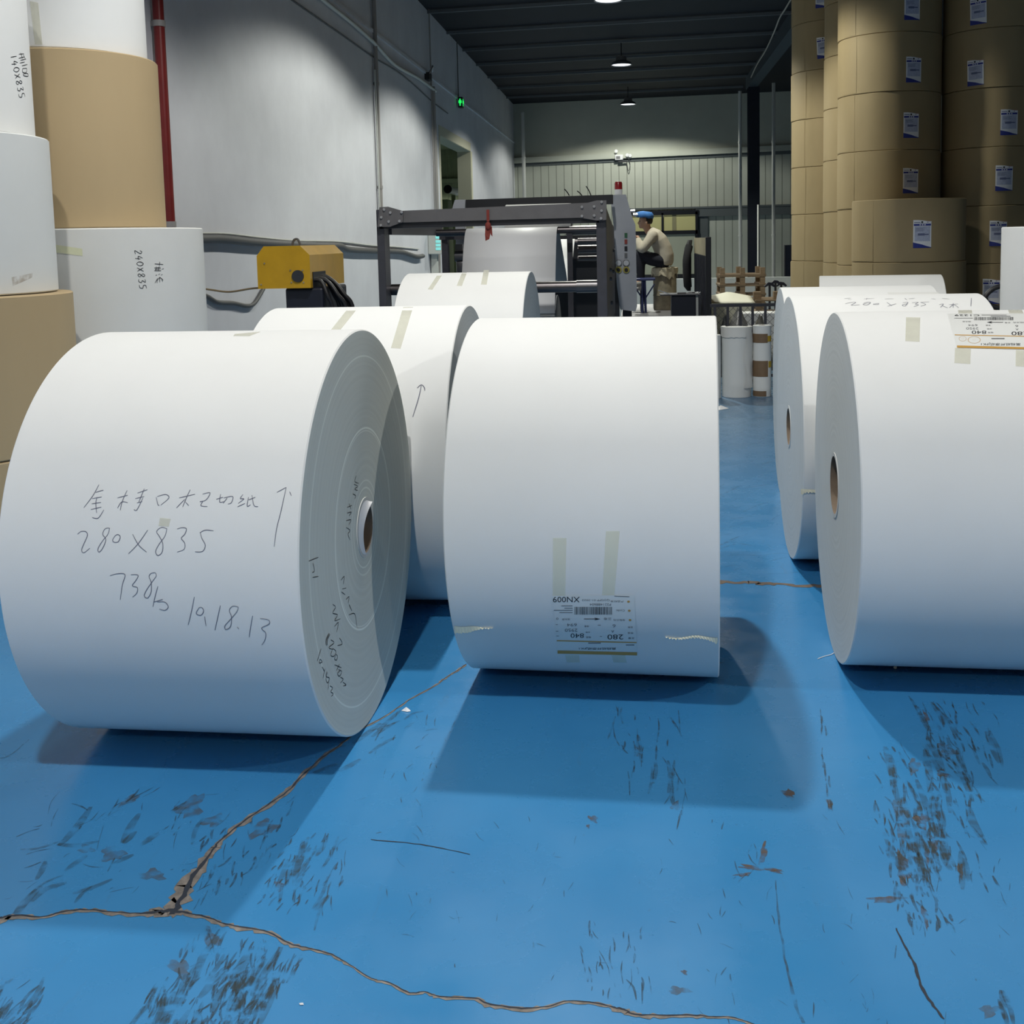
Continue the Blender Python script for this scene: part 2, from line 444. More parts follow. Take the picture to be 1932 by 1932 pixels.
m = MB(); m.span((XL, -7, 4.78), (XL + 0.035, YB, 4.83)); struct(m.build('trim_2', M_wall), 'horizontal ledge high on the left wall')

# back wall of ribbed sheets, a hair out of square with the hall
def yb(x): return YB - (x - XL) * 0.11
m = MB()
def wseg(x0, x1, z0, z1, th=0.1):
    poly = [Vector((x0, yb(x0), 0)), Vector((x1, yb(x1), 0)), Vector((x1, yb(x1) + th, 0)), Vector((x0, yb(x0) + th, 0))]
    m.prism(poly, (0, 0, z0), (0, 0, z1))
wseg(XL - 0.33, XR, 0, ZC)
m.mi = 1
x = XL + 0.1
while x < 6.5:
    poly = [Vector((x, yb(x) - 0.004, 0)), Vector((x + 0.024, yb(x) - 0.004, 0)), Vector((x + 0.024, yb(x) + 0.01, 0)), Vector((x, yb(x) + 0.01, 0))]
    m.prism(poly, (0, 0, 0), (0, 0, 4.16)); x += 0.262
m.mi = 0
struct(m.build('wall_back', [M_rib, M_ribdark]), 'pale ribbed sheet-metal wall at the far end')
m = MB()
def girt(x0, x1, z0, z1, d, dz=0.0):
    poly = [Vector((x0, yb(x0) - d, 0)), Vector((x1, yb(x1) - d, dz)), Vector((x1, yb(x1), dz)), Vector((x0, yb(x0), 0))]
    m.prism(poly, (0, 0, z0), (0, 0, z1))
girt(XL, 6.5, 4.10, 4.28, 0.16, 0.12)
struct(m.build('trim_3', M_rib), 'horizontal girt across the far wall')
m = MB(); girt(XL, 6.5, 4.0, 4.10, 0.05, 0.12); girt(1.95, 6.5, 2.18, 2.46, 0.12); girt(-0.4, 6.5, 2.44, 2.5, 0.14); girt(2.0, 2.35, 0.3, 2.2, 0.06)  # first strip paints the shaded underside of the girt, the others are steel
struct(m.build('trim_4', mat('dark_steel_and_shade', (0.10, 0.115, 0.12), 0.6)), 'dark lintel beam low on the far wall, with painted shade under the girt')
m = MB(); m.span((-1.2, 19.3, 0), (7.0, 19.45, 0.80)); struct(m.build('wall_low', M_brickw), 'low whitewashed wall behind the pallets')
# window in the back wall
wn = MB()
def wbox(px0, py0, px1, py1, d0, d1):
    a = ony(px0, py0, yb(2.6) - d0); b = ony(px1, py1, yb(2.6) - d0); wn.span((a.x, a.y, b.z), (b.x, a.y + d1, a.z))
for q in ((1180, 399, 1318, 404), (1180, 437, 1318, 441), (1180, 519, 1318, 524), (1248, 402, 1252, 439), (1312, 399, 1317, 524)): wbox(*q, 0.10, 0.09)
win = struct(wn.build('window_1', M_black), 'dark-framed window in the far wall')
wn = MB(); wbox(1180, 404, 1248, 437, 0.05, 0.02); wbox(1252, 404, 1312, 437, 0.05, 0.02); wn.build('pane', M_glassw, win)
wn = MB(); wbox(1268, 404, 1276, 437, 0.06, 0.015); wn.build('mullion', mat('pane_post', (0.33, 0.30, 0.17), 0.6), win)
wn = MB(); wbox(1180, 441, 1312, 519, 0.05, 0.02); wn.build('lower_panel', mat('window_lower_panel', (0.46, 0.48, 0.38), 0.5), win)

# ceiling with purlins
m = MB(); m.span((XL - 6, -7, ZC), (XR, YB + 1, ZC + 0.1)); ceil = struct(m.build('ceiling', M_ceil), 'dark blue metal roof')
for i in range(17):
    y = 1.6 + 2.22 * i
    m = MB(); m.bar((XL + 0.02, y + 0.4, ZC - 0.05), (3.3, y - 0.35, ZC - 0.05), 0.05, 0.06); m.build('purlin', M_purlin, ceil)
m = MB(); m.span((3.22, 0, ZC - 0.34), (3.50, 33.0, ZC)); tag(m.build('roof_girder', mat('girder_steel', (0.05, 0.07, 0.085), 0.6)), 'dark steel roof girder running back above the tall kraft columns', 'beam')
def column(x, y):
    r = thing('steel_column', 'dark blue steel column standing in front of the far wall', 'column', (x, y, 0))
    m = MB(); m.box((0, -0.14, ZC / 2 - 0.17), (0.32, 0.02, ZC - 0.34)); m.box((0, 0.14, ZC / 2 - 0.17), (0.32, 0.02, ZC - 0.34)); m.box((0, 0, ZC / 2 - 0.17), (0.02, 0.28, ZC - 0.34)); m.build('shaft', M_navy, r)
    m = MB(); m.box((0, 0, 0.02), (0.5, 0.45, 0.04)); m.build('base_plate', M_navy, r)
column(3.40, 32.6)

# ================================================================== PAPER ROLLS lying on the floor
def make_roll(label, cx, cy, yaw, D, W=0.84, core=0.20, edge=M_edge, group=None, wrap=M_paper, bevel=0.004, seg=160):
    r = thing('paper_roll', label, 'paper roll', (cx, cy, 0), yaw, group)
    R = D / 2; rc = core / 2
    m = MB(); h = W / 2; b = bevel
    def ring(x, rad): return [Vector((x, cos(2 * pi * i / seg) * rad, sin(2 * pi * i / seg) * rad)) for i in range(seg)]
    m.mi = 1; m.grid([ring(-h + 0.03, rc), ring(-h, rc), ring(-h, R - b)], True)
    m.mi = 0; m.grid([ring(-h, R - b), ring(-h + b, R), ring(h - b, R), ring(h, R - b)], True)
    m.mi = 1; m.grid([ring(h, R - b), ring(h, rc), ring(h - 0.03, rc)], True)
    bmesh.ops.remove_doubles(m.bm, verts=m.bm.verts[:], dist=1e-5)
    m.build('paper_body', [wrap, edge], r, smooth=30, loc=(0, 0, R))
    m = MB(); t = 0.014
    seg2 = 64
    def ring2(x, rad): return [Vector((x, cos(2 * pi * i / seg2) * rad, sin(2 * pi * i / seg2) * rad)) for i in range(seg2)]
    m.mi = 1; m.grid([ring2(-h - 0.002, rc - t), ring2(-h - 0.002, rc), ring2(-h + 0.05, rc)], True)
    m.mi = 0; m.grid([ring2(-h - 0.002, rc - t), ring2(h + 0.002, rc - t)], True)
    m.mi = 1; m.grid([ring2(h + 0.002, rc - t), ring2(h + 0.002, rc), ring2(h - 0.05, rc)], True)
    m.build('core', [M_card, M_corew], r, smooth=30, loc=(0, 0, R))
    return r, LyingRoll(cx, cy, yaw, D, W), inv(r)
def tapes(r, S, Mi, quads, m_=M_tape, name='tape_strip'):
    for q in quads:
        m = MB(); patch(m, S.side, q, Mi, 3, 10); m.build(name, m_, r, smooth=60)

edgeA = ring_mat('paper_edge_ringed', (0.63, 0.65, 0.60), [(0.314, 0.0045, 0.55), (0.305, 0.0025, 0.35), (0.148, 0.004, 0.30), (0.125, 0.004, 0.35), (0.542, 0.004, 0.40), (0.618, 0.004, 0.12)], 0.08)
rA, SA, iA = make_roll('large white paper roll lying nearest on the left, handwritten 738kg', -1.284, 3.363, radians(-1.75), 1.253, core=0.19, edge=edgeA)
rB, SB, iB = make_roll('white paper roll lying in the centre, printed label and torn edge low down', -0.146, 3.868, radians(-3.38), 1.244)
rC, SC_, iC = make_roll('white paper roll lying nearest on the right, its printed label taped on top', 1.119, 3.951, radians(-2.60), 1.242, core=0.235)
rD, SD, iD = make_roll('white paper roll directly behind the right front roll, handwritten 280 x 835 along its top', 1.134, 5.223, radians(-1.99), 1.233, W=0.85)
rE, SE, iE = make_roll('white paper roll third back on the right, just its rim showing past the handwritten one', 1.250, 6.486, radians(-2.96), 1.215)
rF, SF, iF = make_roll('white paper roll lying behind the left front roll, two long clear tape strips on top', -1.130, 4.622, radians(-0.38), 1.250)
rG, SG, iG = make_roll('white paper roll with three short tapes in front of the dark unwinding frame', -1.130, 7.445, radians(-0.73), 1.310)
rH, SH, iH = make_roll('white paper roll turned aslant in front of the kraft columns on the right', 1.745, 8.15, radians(-9.2), 1.215)

# --- handwriting on roll A
ZA = ((100, 850), 3.864)
A_lines = [
 [(335,248),(290,330),(225,415)],[(310,305),(368,288)],[(285,350),(355,338)],[(320,340),(312,385),(318,455)],[(282,388),(350,378)],[(275,430),(352,412)],[(285,488),(330,492),(370,432)],
 [(470,345),(545,325)],[(540,290),(505,370),(490,435)],[(470,420),(500,375),(545,380)],[(615,310),(688,285)],[(665,278),(640,340),(625,375)],[(600,350),(665,335)],[(590,430),(612,432),(655,345)],[(612,382),(650,372)],
 [(752,340),(765,395),(775,397)],[(760,335),(820,320),(845,345),(785,398)],
 [(920,345),(1035,318)],[(1000,285),(970,350),(945,410)],[(960,355),(900,418)],[(965,375),(990,402)],
 [(1090,318),(1145,308),(1115,360),(1070,372)],[(1072,375),(1090,372),(1078,402),(1125,408)],
 [(1190,355),(1240,340)],[(1222,318),(1215,375),(1245,372)],[(1245,345),(1310,335),(1300,380),(1275,390)],[(1270,345),(1240,385)],
 [(1385,320),(1365,350),(1392,352),(1350,385)],[(1345,410),(1400,385)],[(1425,340),(1415,405),(1440,395)],[(1425,360),(1475,340)],[(1450,325),(1465,400),(1495,408)],
 [(1632,305),(1700,268)],[(1700,268),(1660,450),(1630,570),(1612,700)],[(1725,300),(1738,330)],
 [(178,610),(205,590),(240,592),(250,620),(225,680),(208,725),(225,745),(268,712)],
 [(412,565),(380,570),(362,610),(385,650),(360,715),(335,740),(328,715),(360,660),(400,610),(412,565)],
 [(455,618),(435,650),(445,668),(475,665),(490,630),(475,612),(455,618)],
 [(580,610),(625,690),(682,740)],[(690,580),(620,680),(550,752)],
 [(830,570),(790,560),(755,590),(775,625),(800,680),(795,740),(765,765),(748,735),(775,680),(815,625),(830,570)],
 [(905,572),(940,562),(972,570),(960,610),(935,640),(960,675),(955,720),(905,740)],
 [(1075,600),(1085,640),(1110,690),(1090,735),(1035,738)],[(1070,600),(1110,580),(1170,585)],
 [(415,912),(470,898),(525,905),(505,980),(490,1088)],
 [(568,905),(620,908),(605,945),(578,985),(615,1000),(610,1040),(580,1068)],
 [(745,890),(715,895),(700,920),(715,960),(715,1030),(690,1075),(665,1060),(680,1020),(720,960),(752,915),(745,890)],
 [(765,990),(745,1060),(728,1140)],[(735,1105),(800,1085)],[(760,1105),(815,1105),(840,1140),(815,1165),(775,1155)],
 [(1030,1068),(1010,1170),(985,1272)],[(1065,1145),(1045,1180),(1050,1195),(1080,1200),(1098,1170),(1085,1145),(1065,1145)],[(1105,1210),(1115,1280)],
 [(1220,1130),(1200,1220),(1180,1310)],[(1350,1140),(1310,1135),(1285,1165),(1300,1210),(1295,1280),(1262,1305),(1252,1280),(1290,1235),(1340,1175),(1350,1140)],[(1343,1288),(1355,1300)],
 [(1455,1205),(1440,1290),(1430,1360)],[(1510,1225),(1570,1235),(1575,1265),(1520,1295),(1550,1330),(1545,1380),(1522,1418)]]
m = MB(); strokes(m, SA.side, A_lines, *ZA, 0.0017, iA); m.build('handwriting', M_ink, rA)
endA = lambda x, y: SA.end(1, x, y)
E_lines = [
 [(338,545),(330,575),(350,585)],[(325,590),(345,600),(330,615),(345,622)],[(320,640),(335,650),(330,665)],[(290,710),(315,700)],[(300,690),(310,720)],[(290,740),(312,735),(300,755)],[(285,780),(310,775),(300,800)],[(285,815),(305,830),(295,850),(305,880)],
 [(90,990),(140,970)],[(112,1000),(120,1040),(108,1050)],[(110,1075),(140,1070)],
 [(258,1090),(275,1070),(270,1110)],[(265,1135),(285,1130)],[(260,1150),(280,1165)],[(285,1190),(300,1175),(295,1210)],[(300,1215),(315,1250)],[(300,1270),(330,1265),(340,1330)],
 [(215,1215),(230,1230),(215,1260),(240,1270),(225,1300),(255,1290)],[(225,1330),(245,1310),(235,1360)],[(250,1390),(265,1420),(240,1430)],
 [(195,1365),(180,1400),(180,1430)],[(198,1368),(184,1400),(184,1430)],[(201,1372),(188,1400),(187,1428)],
 [(205,1400),(222,1415),(195,1440),(215,1450)],[(215,1445),(232,1460),(222,1485),(205,1480),(215,1445)],[(232,1475),(225,1500),(235,1505),(240,1485),(232,1475)],[(225,1530),(260,1545)],[(250,1525),(235,1560)],[(245,1555),(262,1565),(250,1590),(240,1575),(255,1560)],[(255,1595),(270,1605),(255,1625)],[(268,1620),(285,1635),(270,1640)],
 [(155,1445),(135,1510)],[(150,1500),(145,1520),(160,1515),(150,1500)],[(160,1540),(172,1565)],[(175,1550),(165,1600)],[(185,1565),(180,1590),(198,1600),(188,1625),(180,1600),(188,1570)],[(195,1620),(190,1660)],[(200,1640),(215,1650),(205,1670),(218,1680),(208,1695)]]
m = MB(); strokes(m, endA, E_lines, (550, 700), 2.76, 0.0024, iA); m.build('handwriting', M_marker, rA)
tapes(rA, SA, iA, [[(443,630),(492,625.5),(470,634),(440,634)], [(302,977),(322,979),(318,994),(299,992)]])
# curled white flap in the mouth of roll A's core
m = MB(); rows = []; cyA = 1.253 / 2; rf = 0.085
tip = Vector((cos(radians(52)) * rf * 1.04, sin(radians(52)) * rf * 1.04)); bot = Vector((cos(radians(262)) * rf, sin(radians(262)) * rf)); ctl = Vector((-1.15 * rf, 0.30 * rf))
for i in range(17):
    t = i / 16; a = radians(52 + 210 * t); inn = tip * (1 - t) ** 2 + ctl * 2 * t * (1 - t) + bot * t * t; out = Vector((cos(a), sin(a))) * rf
    if i == 0: out = tip + Vector((-0.004, 0.003))
    rows.append([Vector((0.4225, out.x, cyA + out.y)), Vector((0.4245, (out.x + inn.x) / 2, cyA + (out.y + inn.y) / 2)), Vector((0.4235 + 0.008 * (1 - t), inn.x, cyA + inn.y))])
m.grid(rows); m.build('loose_flap', M_white, rA, smooth=60)

# --- roll B: label, tapes, torn edge
ZB = lambda x, y: (820 + x / 3.45, 1050 + y / 3.45)
tapes(rB, SB, iB, [[ZB(770, -120), ZB(858, -120), ZB(850, 258), ZB(768, 258)], [ZB(1115, -165), ZB(1205, -165), ZB(1170, 252), ZB(1090, 252)], [ZB(850, 642), ZB(940, 642), ZB(945, 690), ZB(860, 690)], [ZB(1150, 642), ZB(1240, 642), ZB(1250, 692), ZB(1165, 690)]], M_tapef)
def roll_label(root, cast0, Mi, corners, Z, bits):
    """bits: (kind, x0, y0, x1, y1, extra) in zoomed pixels; text reads upside down, as on the roll"""
    cast = lambda x, y: cast0(x, y, 0.0016)
    m = MB(); patch(m, lambda x, y: cast0(x, y, 0.0012), [Z(*c) for c in corners], Mi, 12, 12)
    lab = m.build('printed_label', M_label, root, smooth=60)
    g = {0: MB(), 1: MB(), 2: MB()}
    P = lambda x, y: Mi @ cast(*Z(x, y))[0]
    for b in bits:
        k, x0, y0, x1, y1, ex = b
        if k == 'text':
            s, ci = ex; put_text(g[ci], s, lambda u, v: P(x1 - u * (x1 - x0), y0 + v * (y1 - y0)))
        elif k == 'rect':
            n = max(1, int(abs(x1 - x0) / 40)); sl = ex[1] if len(ex) > 1 else 0
            g[ex[0]].grid([[P(x0 + (x1 - x0) * i / n, y + sl * i / n) for i in range(n + 1)] for y in (y0, y1)])
        elif k == 'bars':
            rnd = random.Random(3); x = x0
            while x < x1:
                wd = rnd.choice((2.2, 2.6, 4.2, 5.5)); g[0].grid([[P(x, y), P(min(x + wd, x1), y)] for y in (y0, (y0 + y1) / 2, y1)]); x += wd + rnd.choice((2.2, 3.2, 4.5))
        elif k == 'ring':
            cx, cy, rx, ry = x0, y0, x1, y1
            rows = [[P(cx + cos(a) * rx * f, cy + sin(a) * ry * f) for a in [2 * pi * i / 28 for i in range(28)]] for f in (0.93, 1.0)]
            g[ex[0]].grid(rows, True)
        elif k == 'dot':
            g[ex[0]].polyface([P(x0 + cos(2 * pi * i / 12) * x1, y0 + sin(2 * pi * i / 12) * y1) for i in range(12)])
        elif k == 'arrow':
            d = 1 if x1 > x0 else -1
            g[0].grid([[P(x0, y0 - 2), P(x1 - d * 30, y0 - 2)], [P(x0, y0 + 2), P(x1 - d * 30, y0 + 2)]]); g[0].polyface([P(x1, y0), P(x1 - d * 42, y0 - 9), P(x1 - d * 30, y0), P(x1 - d * 42, y0 + 9)])
    for i, (nm, mt) in enumerate((('black_print', M_print), ('grey_print', M_printg), ('orange_print', M_orange))):
        g[i].build(nm, mt, lab, recalc=False)
roll_label(rB, SB.side, iB, [(768, 255), (1300, 250), (1318, 640), (800, 632)], ZB, [
 ('rect', 800, 612, 1318, 632, (2, 12)), ('rect', 795, 545, 1315, 552, (2, 12)),
 ('text', 770, 262, 945, 298, ('XN009', 0)), ('text', 960, 275, 1140, 290, ('Q/JGPP 01-2022', 1)), ('text', 1145, 285, 1230, 299, ('产品标准', 1)), ('rect', 1170, 256, 1268, 260, (1, 4)),
 ('text', 1010, 305, 1148, 320, ('P221488604', 1)), ('bars', 910, 328, 1158, 378, 0), ('text', 1180, 346, 1238, 358, ('Code:', 1)),
 ('rect', 825, 319, 898, 323, (1,)), ('rect', 845, 334, 898, 338, (1,)), ('rect', 776, 348, 898, 352, (1,)), ('rect', 812, 363, 898, 367, (1,)),
 ('arrow', 972, 407, 1080, 407, 0), ('text', 1165, 407, 1240, 420, ('卷取方向', 1)), ('text', 1100, 398, 1150, 414, ('正卷', 1)), ('text', 828, 403, 882, 415, ('接头数', 1)), ('text', 792, 398, 806, 412, ('0', 1)),
 ('text', 1158, 442, 1178, 462, ('6', 1)), ('text', 862, 436, 925, 455, ('694', 1)), ('text', 974, 448, 1006, 460, ('净重', 1)), ('text', 1258, 455, 1290, 467, ('层数', 1)),
 ('text', 1150, 480, 1168, 496, ('A', 1)), ('text', 848, 470, 930, 490, ('2950', 1)), ('text', 982, 488, 1012, 498, ('米数', 1)), ('text', 1256, 492, 1294, 504, ('等级', 1)),
 ('text', 1125, 508, 1228, 540, ('280', 0)), ('text', 885, 501, 972, 530, ('840', 0)), ('text', 985, 520, 1018, 532, ('幅宽', 1)), ('text', 1260, 526, 1300, 538, ('定量', 1)),
 ('rect', 788, 442, 802, 445, (1,)), ('rect', 790, 485, 806, 488, (1,)), ('rect', 792, 516, 808, 519, (1,)), ('rect', 1062, 446, 1082, 449, (1,)), ('rect', 1075, 519, 1090, 522, (1,)),
 ('text', 940, 590, 1180, 608, ('高档纸杯原纸JFK1', 0)), ('rect', 1000, 561, 1082, 567, (1,)), ('rect', 1245, 573, 1300, 579, (1,)),
 ('dot', 1262, 294, 9, 7, (2,)), ('dot', 1267, 353, 9, 7, (2,)), ('dot', 1272, 414, 9, 7, (2,))])
def torn(root, S, Mi, Z, top, bot):
    m = MB(); rows = [[Mi @ S.side(*Z(x, y), 0.0010)[0] for x, y in top], [Mi @ S.side(*Z(x, y), 0.0045)[0] for x, y in bot]]
    m.grid(rows); m.build('torn_edge', M_torn, root)
def jag(x0, x1, ytop, ybot, amp, n, seed):
    rnd = random.Random(seed); top, bot = [], []
    for i in range(n + 1):
        x = x0 + (x1 - x0) * i / n; t = i / n
        yt = ytop(t); yb_ = ybot(t) + (amp if i % 2 else -amp) * rnd.uniform(0.1, 1.3)
        top.append((x, yt)); bot.append((x + rnd.uniform(-3, 3), max(yt + 0.5, yb_)))
    return top, bot
torn(rB, SB, iB, ZB, *jag(128, 380, lambda t: 452 + 12 * t + 4 * sin(9 * t), lambda t: 498 + 6 * sin(6 * t) - 22 * t - 8 * t * t, 5, 26, 1))
torn(rB, SB, iB, ZB, *jag(1500, 1842, lambda t: 522 + 8 * sin(8 * t), lambda t: 527 + 10 * sin(7 * t) + 36 * t * t, 6, 34, 2))

# --- roll C: label and tapes
ZCf = lambda x, y: (1450 + x / 4.008, 480 + y / 4.008)
tapes(rC, SC_, iC, [[ZCf(1040, 475), ZCf(1147, 477), ZCf(1142, 660), ZCf(1034, 655)], [ZCf(1432, 420), ZCf(1536, 420), ZCf(1548, 492), ZCf(1442, 490)], [ZCf(1410, 706), ZCf(1530, 712), ZCf(1525, 828), ZCf(1405, 820)], [ZCf(1810, 418), ZCf(1915, 418), ZCf(1940, 470), ZCf(1830, 470)], [ZCf(1870, 722), ZCf(1990, 728), ZCf(1990, 850), ZCf(1868, 845)]])
roll_label(rC, SC_.side, iC, [(1352, 447), (2010, 445), (2130, 722), (1428, 705)], ZCf, [
 ('rect', 1425, 688, 2120, 704, (2, 17)), ('rect', 1408, 605, 2080, 611, (2, 14)),
 ('text', 1408, 454, 1595, 466, ('C1229', 0)), ('rect', 1610, 456, 1800, 459, (1,)), ('rect', 1405, 480, 1545, 483, (1,)),
 ('bars', 1555, 474, 1850, 497, 0), ('rect', 1680, 465, 1830, 470, (1,)), ('arrow', 1775, 513, 1650, 513, 0), ('text', 1465, 503, 1530, 512, ('接头数', 1)), ('text', 1785, 511, 1830, 521, ('反卷', 1)), ('text', 1850, 509, 1950, 520, ('卷取方向', 1)),
 ('text', 1510, 528, 1580, 542, ('694', 1)), ('text', 1495, 551, 1588, 568, ('2950', 1)), ('text', 1537, 576, 1647, 601, ('840', 0)), ('text', 1837, 583, 1965, 611, ('280', 0)),
 ('text', 1642, 531, 1680, 541, ('净重', 1)), ('text', 1650, 558, 1690, 568, ('米数', 1)), ('text', 1658, 585, 1700, 596, ('幅宽', 1)), ('text', 1865, 534, 1888, 549, ('6', 1)), ('text', 1868, 560, 1890, 574, ('A', 1)),
 ('text', 1608, 666, 1905, 690, ('高档纸杯原纸JFK1', 0)), ('rect', 1685, 632, 1785, 640, (1,)), ('ring', 1468, 637, 28, 19, (2,)), ('ring', 1468, 637, 9, 6, (2,)), ('ring', 1555, 646, 48, 26, (2,)), ('ring', 1555, 646, 10, 6, (2,))])
# --- roll D: writing
ZD = ((1450, 500), 4.008)
D_lines = [[(580,292),(615,284),(652,280),(655,286),(625,304),(690,300)],[(720,286),(755,279),(770,285),(745,302),(715,298),(730,290),(765,284)],[(790,295),(830,290),(825,298),(788,297)],[(895,282),(932,308)],[(965,292),(900,312)],[(1015,285),(1050,280),(1050,290),(1030,311),(1012,302),(1052,290)],[(1085,284),(1132,281),(1110,295),(1134,301),(1098,315)],[(1150,282),(1188,298),(1150,311)],[(1148,282),(1215,278)],[(1290,300),(1322,294),(1300,320)],[(1310,306),(1355,324)],[(1365,300),(1432,294)],[(1396,289),(1396,322)],[(1368,322),(1400,300),(1438,322)],
 [(572,254),(622,250)],[(600,258),(628,261)],[(720,256),(800,252)],[(745,250),(740,261)],[(880,256),(945,255)],[(1030,251),(1046,262)],[(1060,256),(1108,251)],[(1230,254),(1264,258)],[(1310,252),(1368,257)],[(1534,250),(1530,312)]]
m = MB(); strokes(m, SD.side, D_lines, *ZD, 0.0030, iD); m.build('handwriting', mat('faint_ink', (0.24, 0.245, 0.29), 0.6), rD)
tapes(rE, SE, iE, [[(1674, 551.5), (1770, 551), (1772, 556), (1676, 556)]], M_paper_warm, 'sheet_end')
# torn sheet low on roll D, seen in the gap
ZG = lambda x, y: (1450 + x / 3.22, 800 + y / 3.22)
torn(rD, SD, iD, ZG, *jag(196, 330, lambda t: 395 + 6 * t, lambda t: 428 - 12 * sin(pi * t), 5, 14, 5))
# --- roll F: tapes + arrow
ZF = lambda x, y: (440 + x / 4.83, 480 + y / 4.83)
tapes(rF, SF, iF, [[ZF(1030, 512), ZF(1118, 510), ZF(975, 690), ZF(888, 690)], [ZF(1548, 481), ZF(1640, 478), ZF(1525, 858), ZF(1437, 852)]])
m = MB(); strokes(m, SF.side, [[(794.8, 727), (790, 750), (778.6, 787)], [(787, 732), (794.8, 726), (800.5, 731), (801.5, 737)]], (0, 0), 1, 0.0032, iF); m.build('handwriting', M_ink, rF)
# --- roll G: three tapes
ZGm = lambda x, y: (700 + x / 6.44, 330 + y / 6.44)
tapes(rG, SG, iG, [[ZGm(800, 1225), ZGm(860, 1222), ZGm(745, 1395), ZGm(690, 1390)], [ZGm(1105, 1188), ZGm(1165, 1186), ZGm(1105, 1348), ZGm(1040, 1348)], [ZGm(1370, 1158), ZGm(1435, 1156), ZGm(1405, 1332), ZGm(1335, 1332)]])

# ================================================================== STANDING ROLLS
def stand_roll(label, cx, cy, z0, h, D, wrap, edge, name='paper_roll', group=None, cat='paper roll', ang=0.0):
    r = thing(name, label, cat, (cx, cy, z0), ang, group)
    R = D / 2; seg = 96; b = 0.006; rc = 0.08
    m = MB()
    m.mi = 1; m.lathe([(rc, 0.05), (rc, 0), (R - b, 0)], seg); m.mi = 0; m.lathe([(R - b, 0), (R, b), (R, h - b), (R - b, h)], seg); m.mi = 1; m.lathe([(R - b, h), (rc, h), (rc, h - 0.05)], seg)
    bmesh.ops.remove_doubles(m.bm, verts=m.bm.verts[:], dist=1e-5)
    m.build('paper_body', [wrap, edge], r, smooth=30)
    m = MB(); m.lathe([(rc - 0.012, 0.003), (rc, 0.003), (rc, h - 0.003), (rc - 0.012, h - 0.003), (rc - 0.012, 0.003)], 40); m.build('core', M_card, r, smooth=30)
    return r
M_paper_cool = mat('paper_coolwhite', (0.73, 0.745, 0.735), 0.62, var=0.04, scale=3, spec=0.35)
S1 = (-3.30, 4.99); S2 = (-3.24, 6.33)
s1 = [stand_roll('short brown kraft roll at the foot of the nearest left stack', *S1, 0.0, 0.575, 1.15, M_kraft_l, M_kraft_end),
      stand_roll('plain brown kraft roll in the nearest left stack under the smudged roll', *S1, 0.579, 0.739, 1.15, M_kraft_l, M_kraft_end),
      stand_roll('smudged pale grey roll between brown and white rolls of the nearest left stack', S1[0] - 0.085, S1[1], 1.322, 0.734, 1.17, M_paper_cool, M_edge),
      stand_roll('white roll with vertical pen writing, topmost of the nearest left stack', S1[0] - 0.125, S1[1], 2.060, 0.84, 1.12, M_paper, M_edge)]
s2 = [stand_roll('off-white roll hidden at the foot of the rear left stack by the wall', *S2, 0.0, 0.70, 1.26, M_paper_warm, M_edge),
      stand_roll('off-white roll marked 240X835 standing in the rear left stack', *S2, 0.703, 0.932, 1.30, M_paper_warm, M_edge),
      stand_roll('brown kraft roll in the rear left stack, on the roll marked 240X835', S2[0] - 0.03, S2[1] - 0.08, 1.638, 0.962, 1.0, M_kraft_l, M_kraft_end),
      stand_roll('white roll at the top of the rear left stack beside the red pipe', S2[0] - 0.08, S2[1] - 0.08, 2.604, 0.84, 0.98, M_paper, M_edge)]
# writing on two of them
DG = {'0': [[(.5,0),(.1,.3),(.1,.7),(.5,1),(.9,.7),(.9,.3),(.5,0)]], '1': [[(.5,1),(.5,0)]], '2': [[(.1,.75),(.4,1),(.8,.8),(.5,.4),(.1,0),(.9,.05)]], '3': [[(.1,.95),(.8,.95),(.4,.55),(.85,.35),(.6,0),(.1,.05)]], '4': [[(.5,1),(.1,.4),(.9,.4)],[(.7,.7),(.6,-.1)]],
      '5': [[(.85,1),(.2,.95),(.2,.6),(.8,.45),(.7,.05),(.1,0)]], '8': [[(.5,.5),(.15,.75),(.5,1),(.8,.8),(.5,.5),(.15,.2),(.5,0),(.85,.25),(.5,.5)]], 'X': [[(.1,.9),(.9,0)],[(.9,.9),(.1,0)]]}
def written(s, p0, adv, up, wch=0.75):
    out = []
    for i, ch in enumerate(s):
        for ln in DG[ch]: out.append([(p0[0] + adv[0] * (i + u * wch) + up[0] * v, p0[1] + adv[1] * (i + u * wch) + up[1] * v) for u, v in ln])
    return out
SS = StandRoll(*S2, 0.65); Mi = inv(s2[1])
L = [[(1128,455),(1190,460)],[(1165,440),(1162,472)],[(1125,485),(1170,480)],[(1130,495),(1172,490)],[(1125,505),(1175,505)],[(1140,475),(1135,508)],[(1160,475),(1155,508)],[(1195,490),(1180,495)],[(1185,530),(1175,538)],[(1165,528),(1155,535)],[(1145,535),(1135,540)],[(1190,575),(1165,555),(1145,580)],[(1165,550),(1165,590)],[(1180,570),(1185,585)],[(1150,560),(1130,595)],[(1148,570),(1145,595)]]
L += written('240X835', (982, 355), (5.5, 42), (50, 0))
m = MB(); strokes(m, SS.side, L, (0, 380), 3.864, 0.0036, Mi); m.build('handwriting', M_marker, s2[1])
m = MB(); q = [(400, 315), (600, 345), (602, 398), (402, 372)]; patch(m, SS.side, [(x / 3.864, 380 + y / 3.864) for x, y in q], Mi, 8, 2); m.build('tape_strip', M_tape_y, s2[1])
SS = StandRoll(S1[0] - 0.125, S1[1], 0.56); Mi = inv(s1[3])
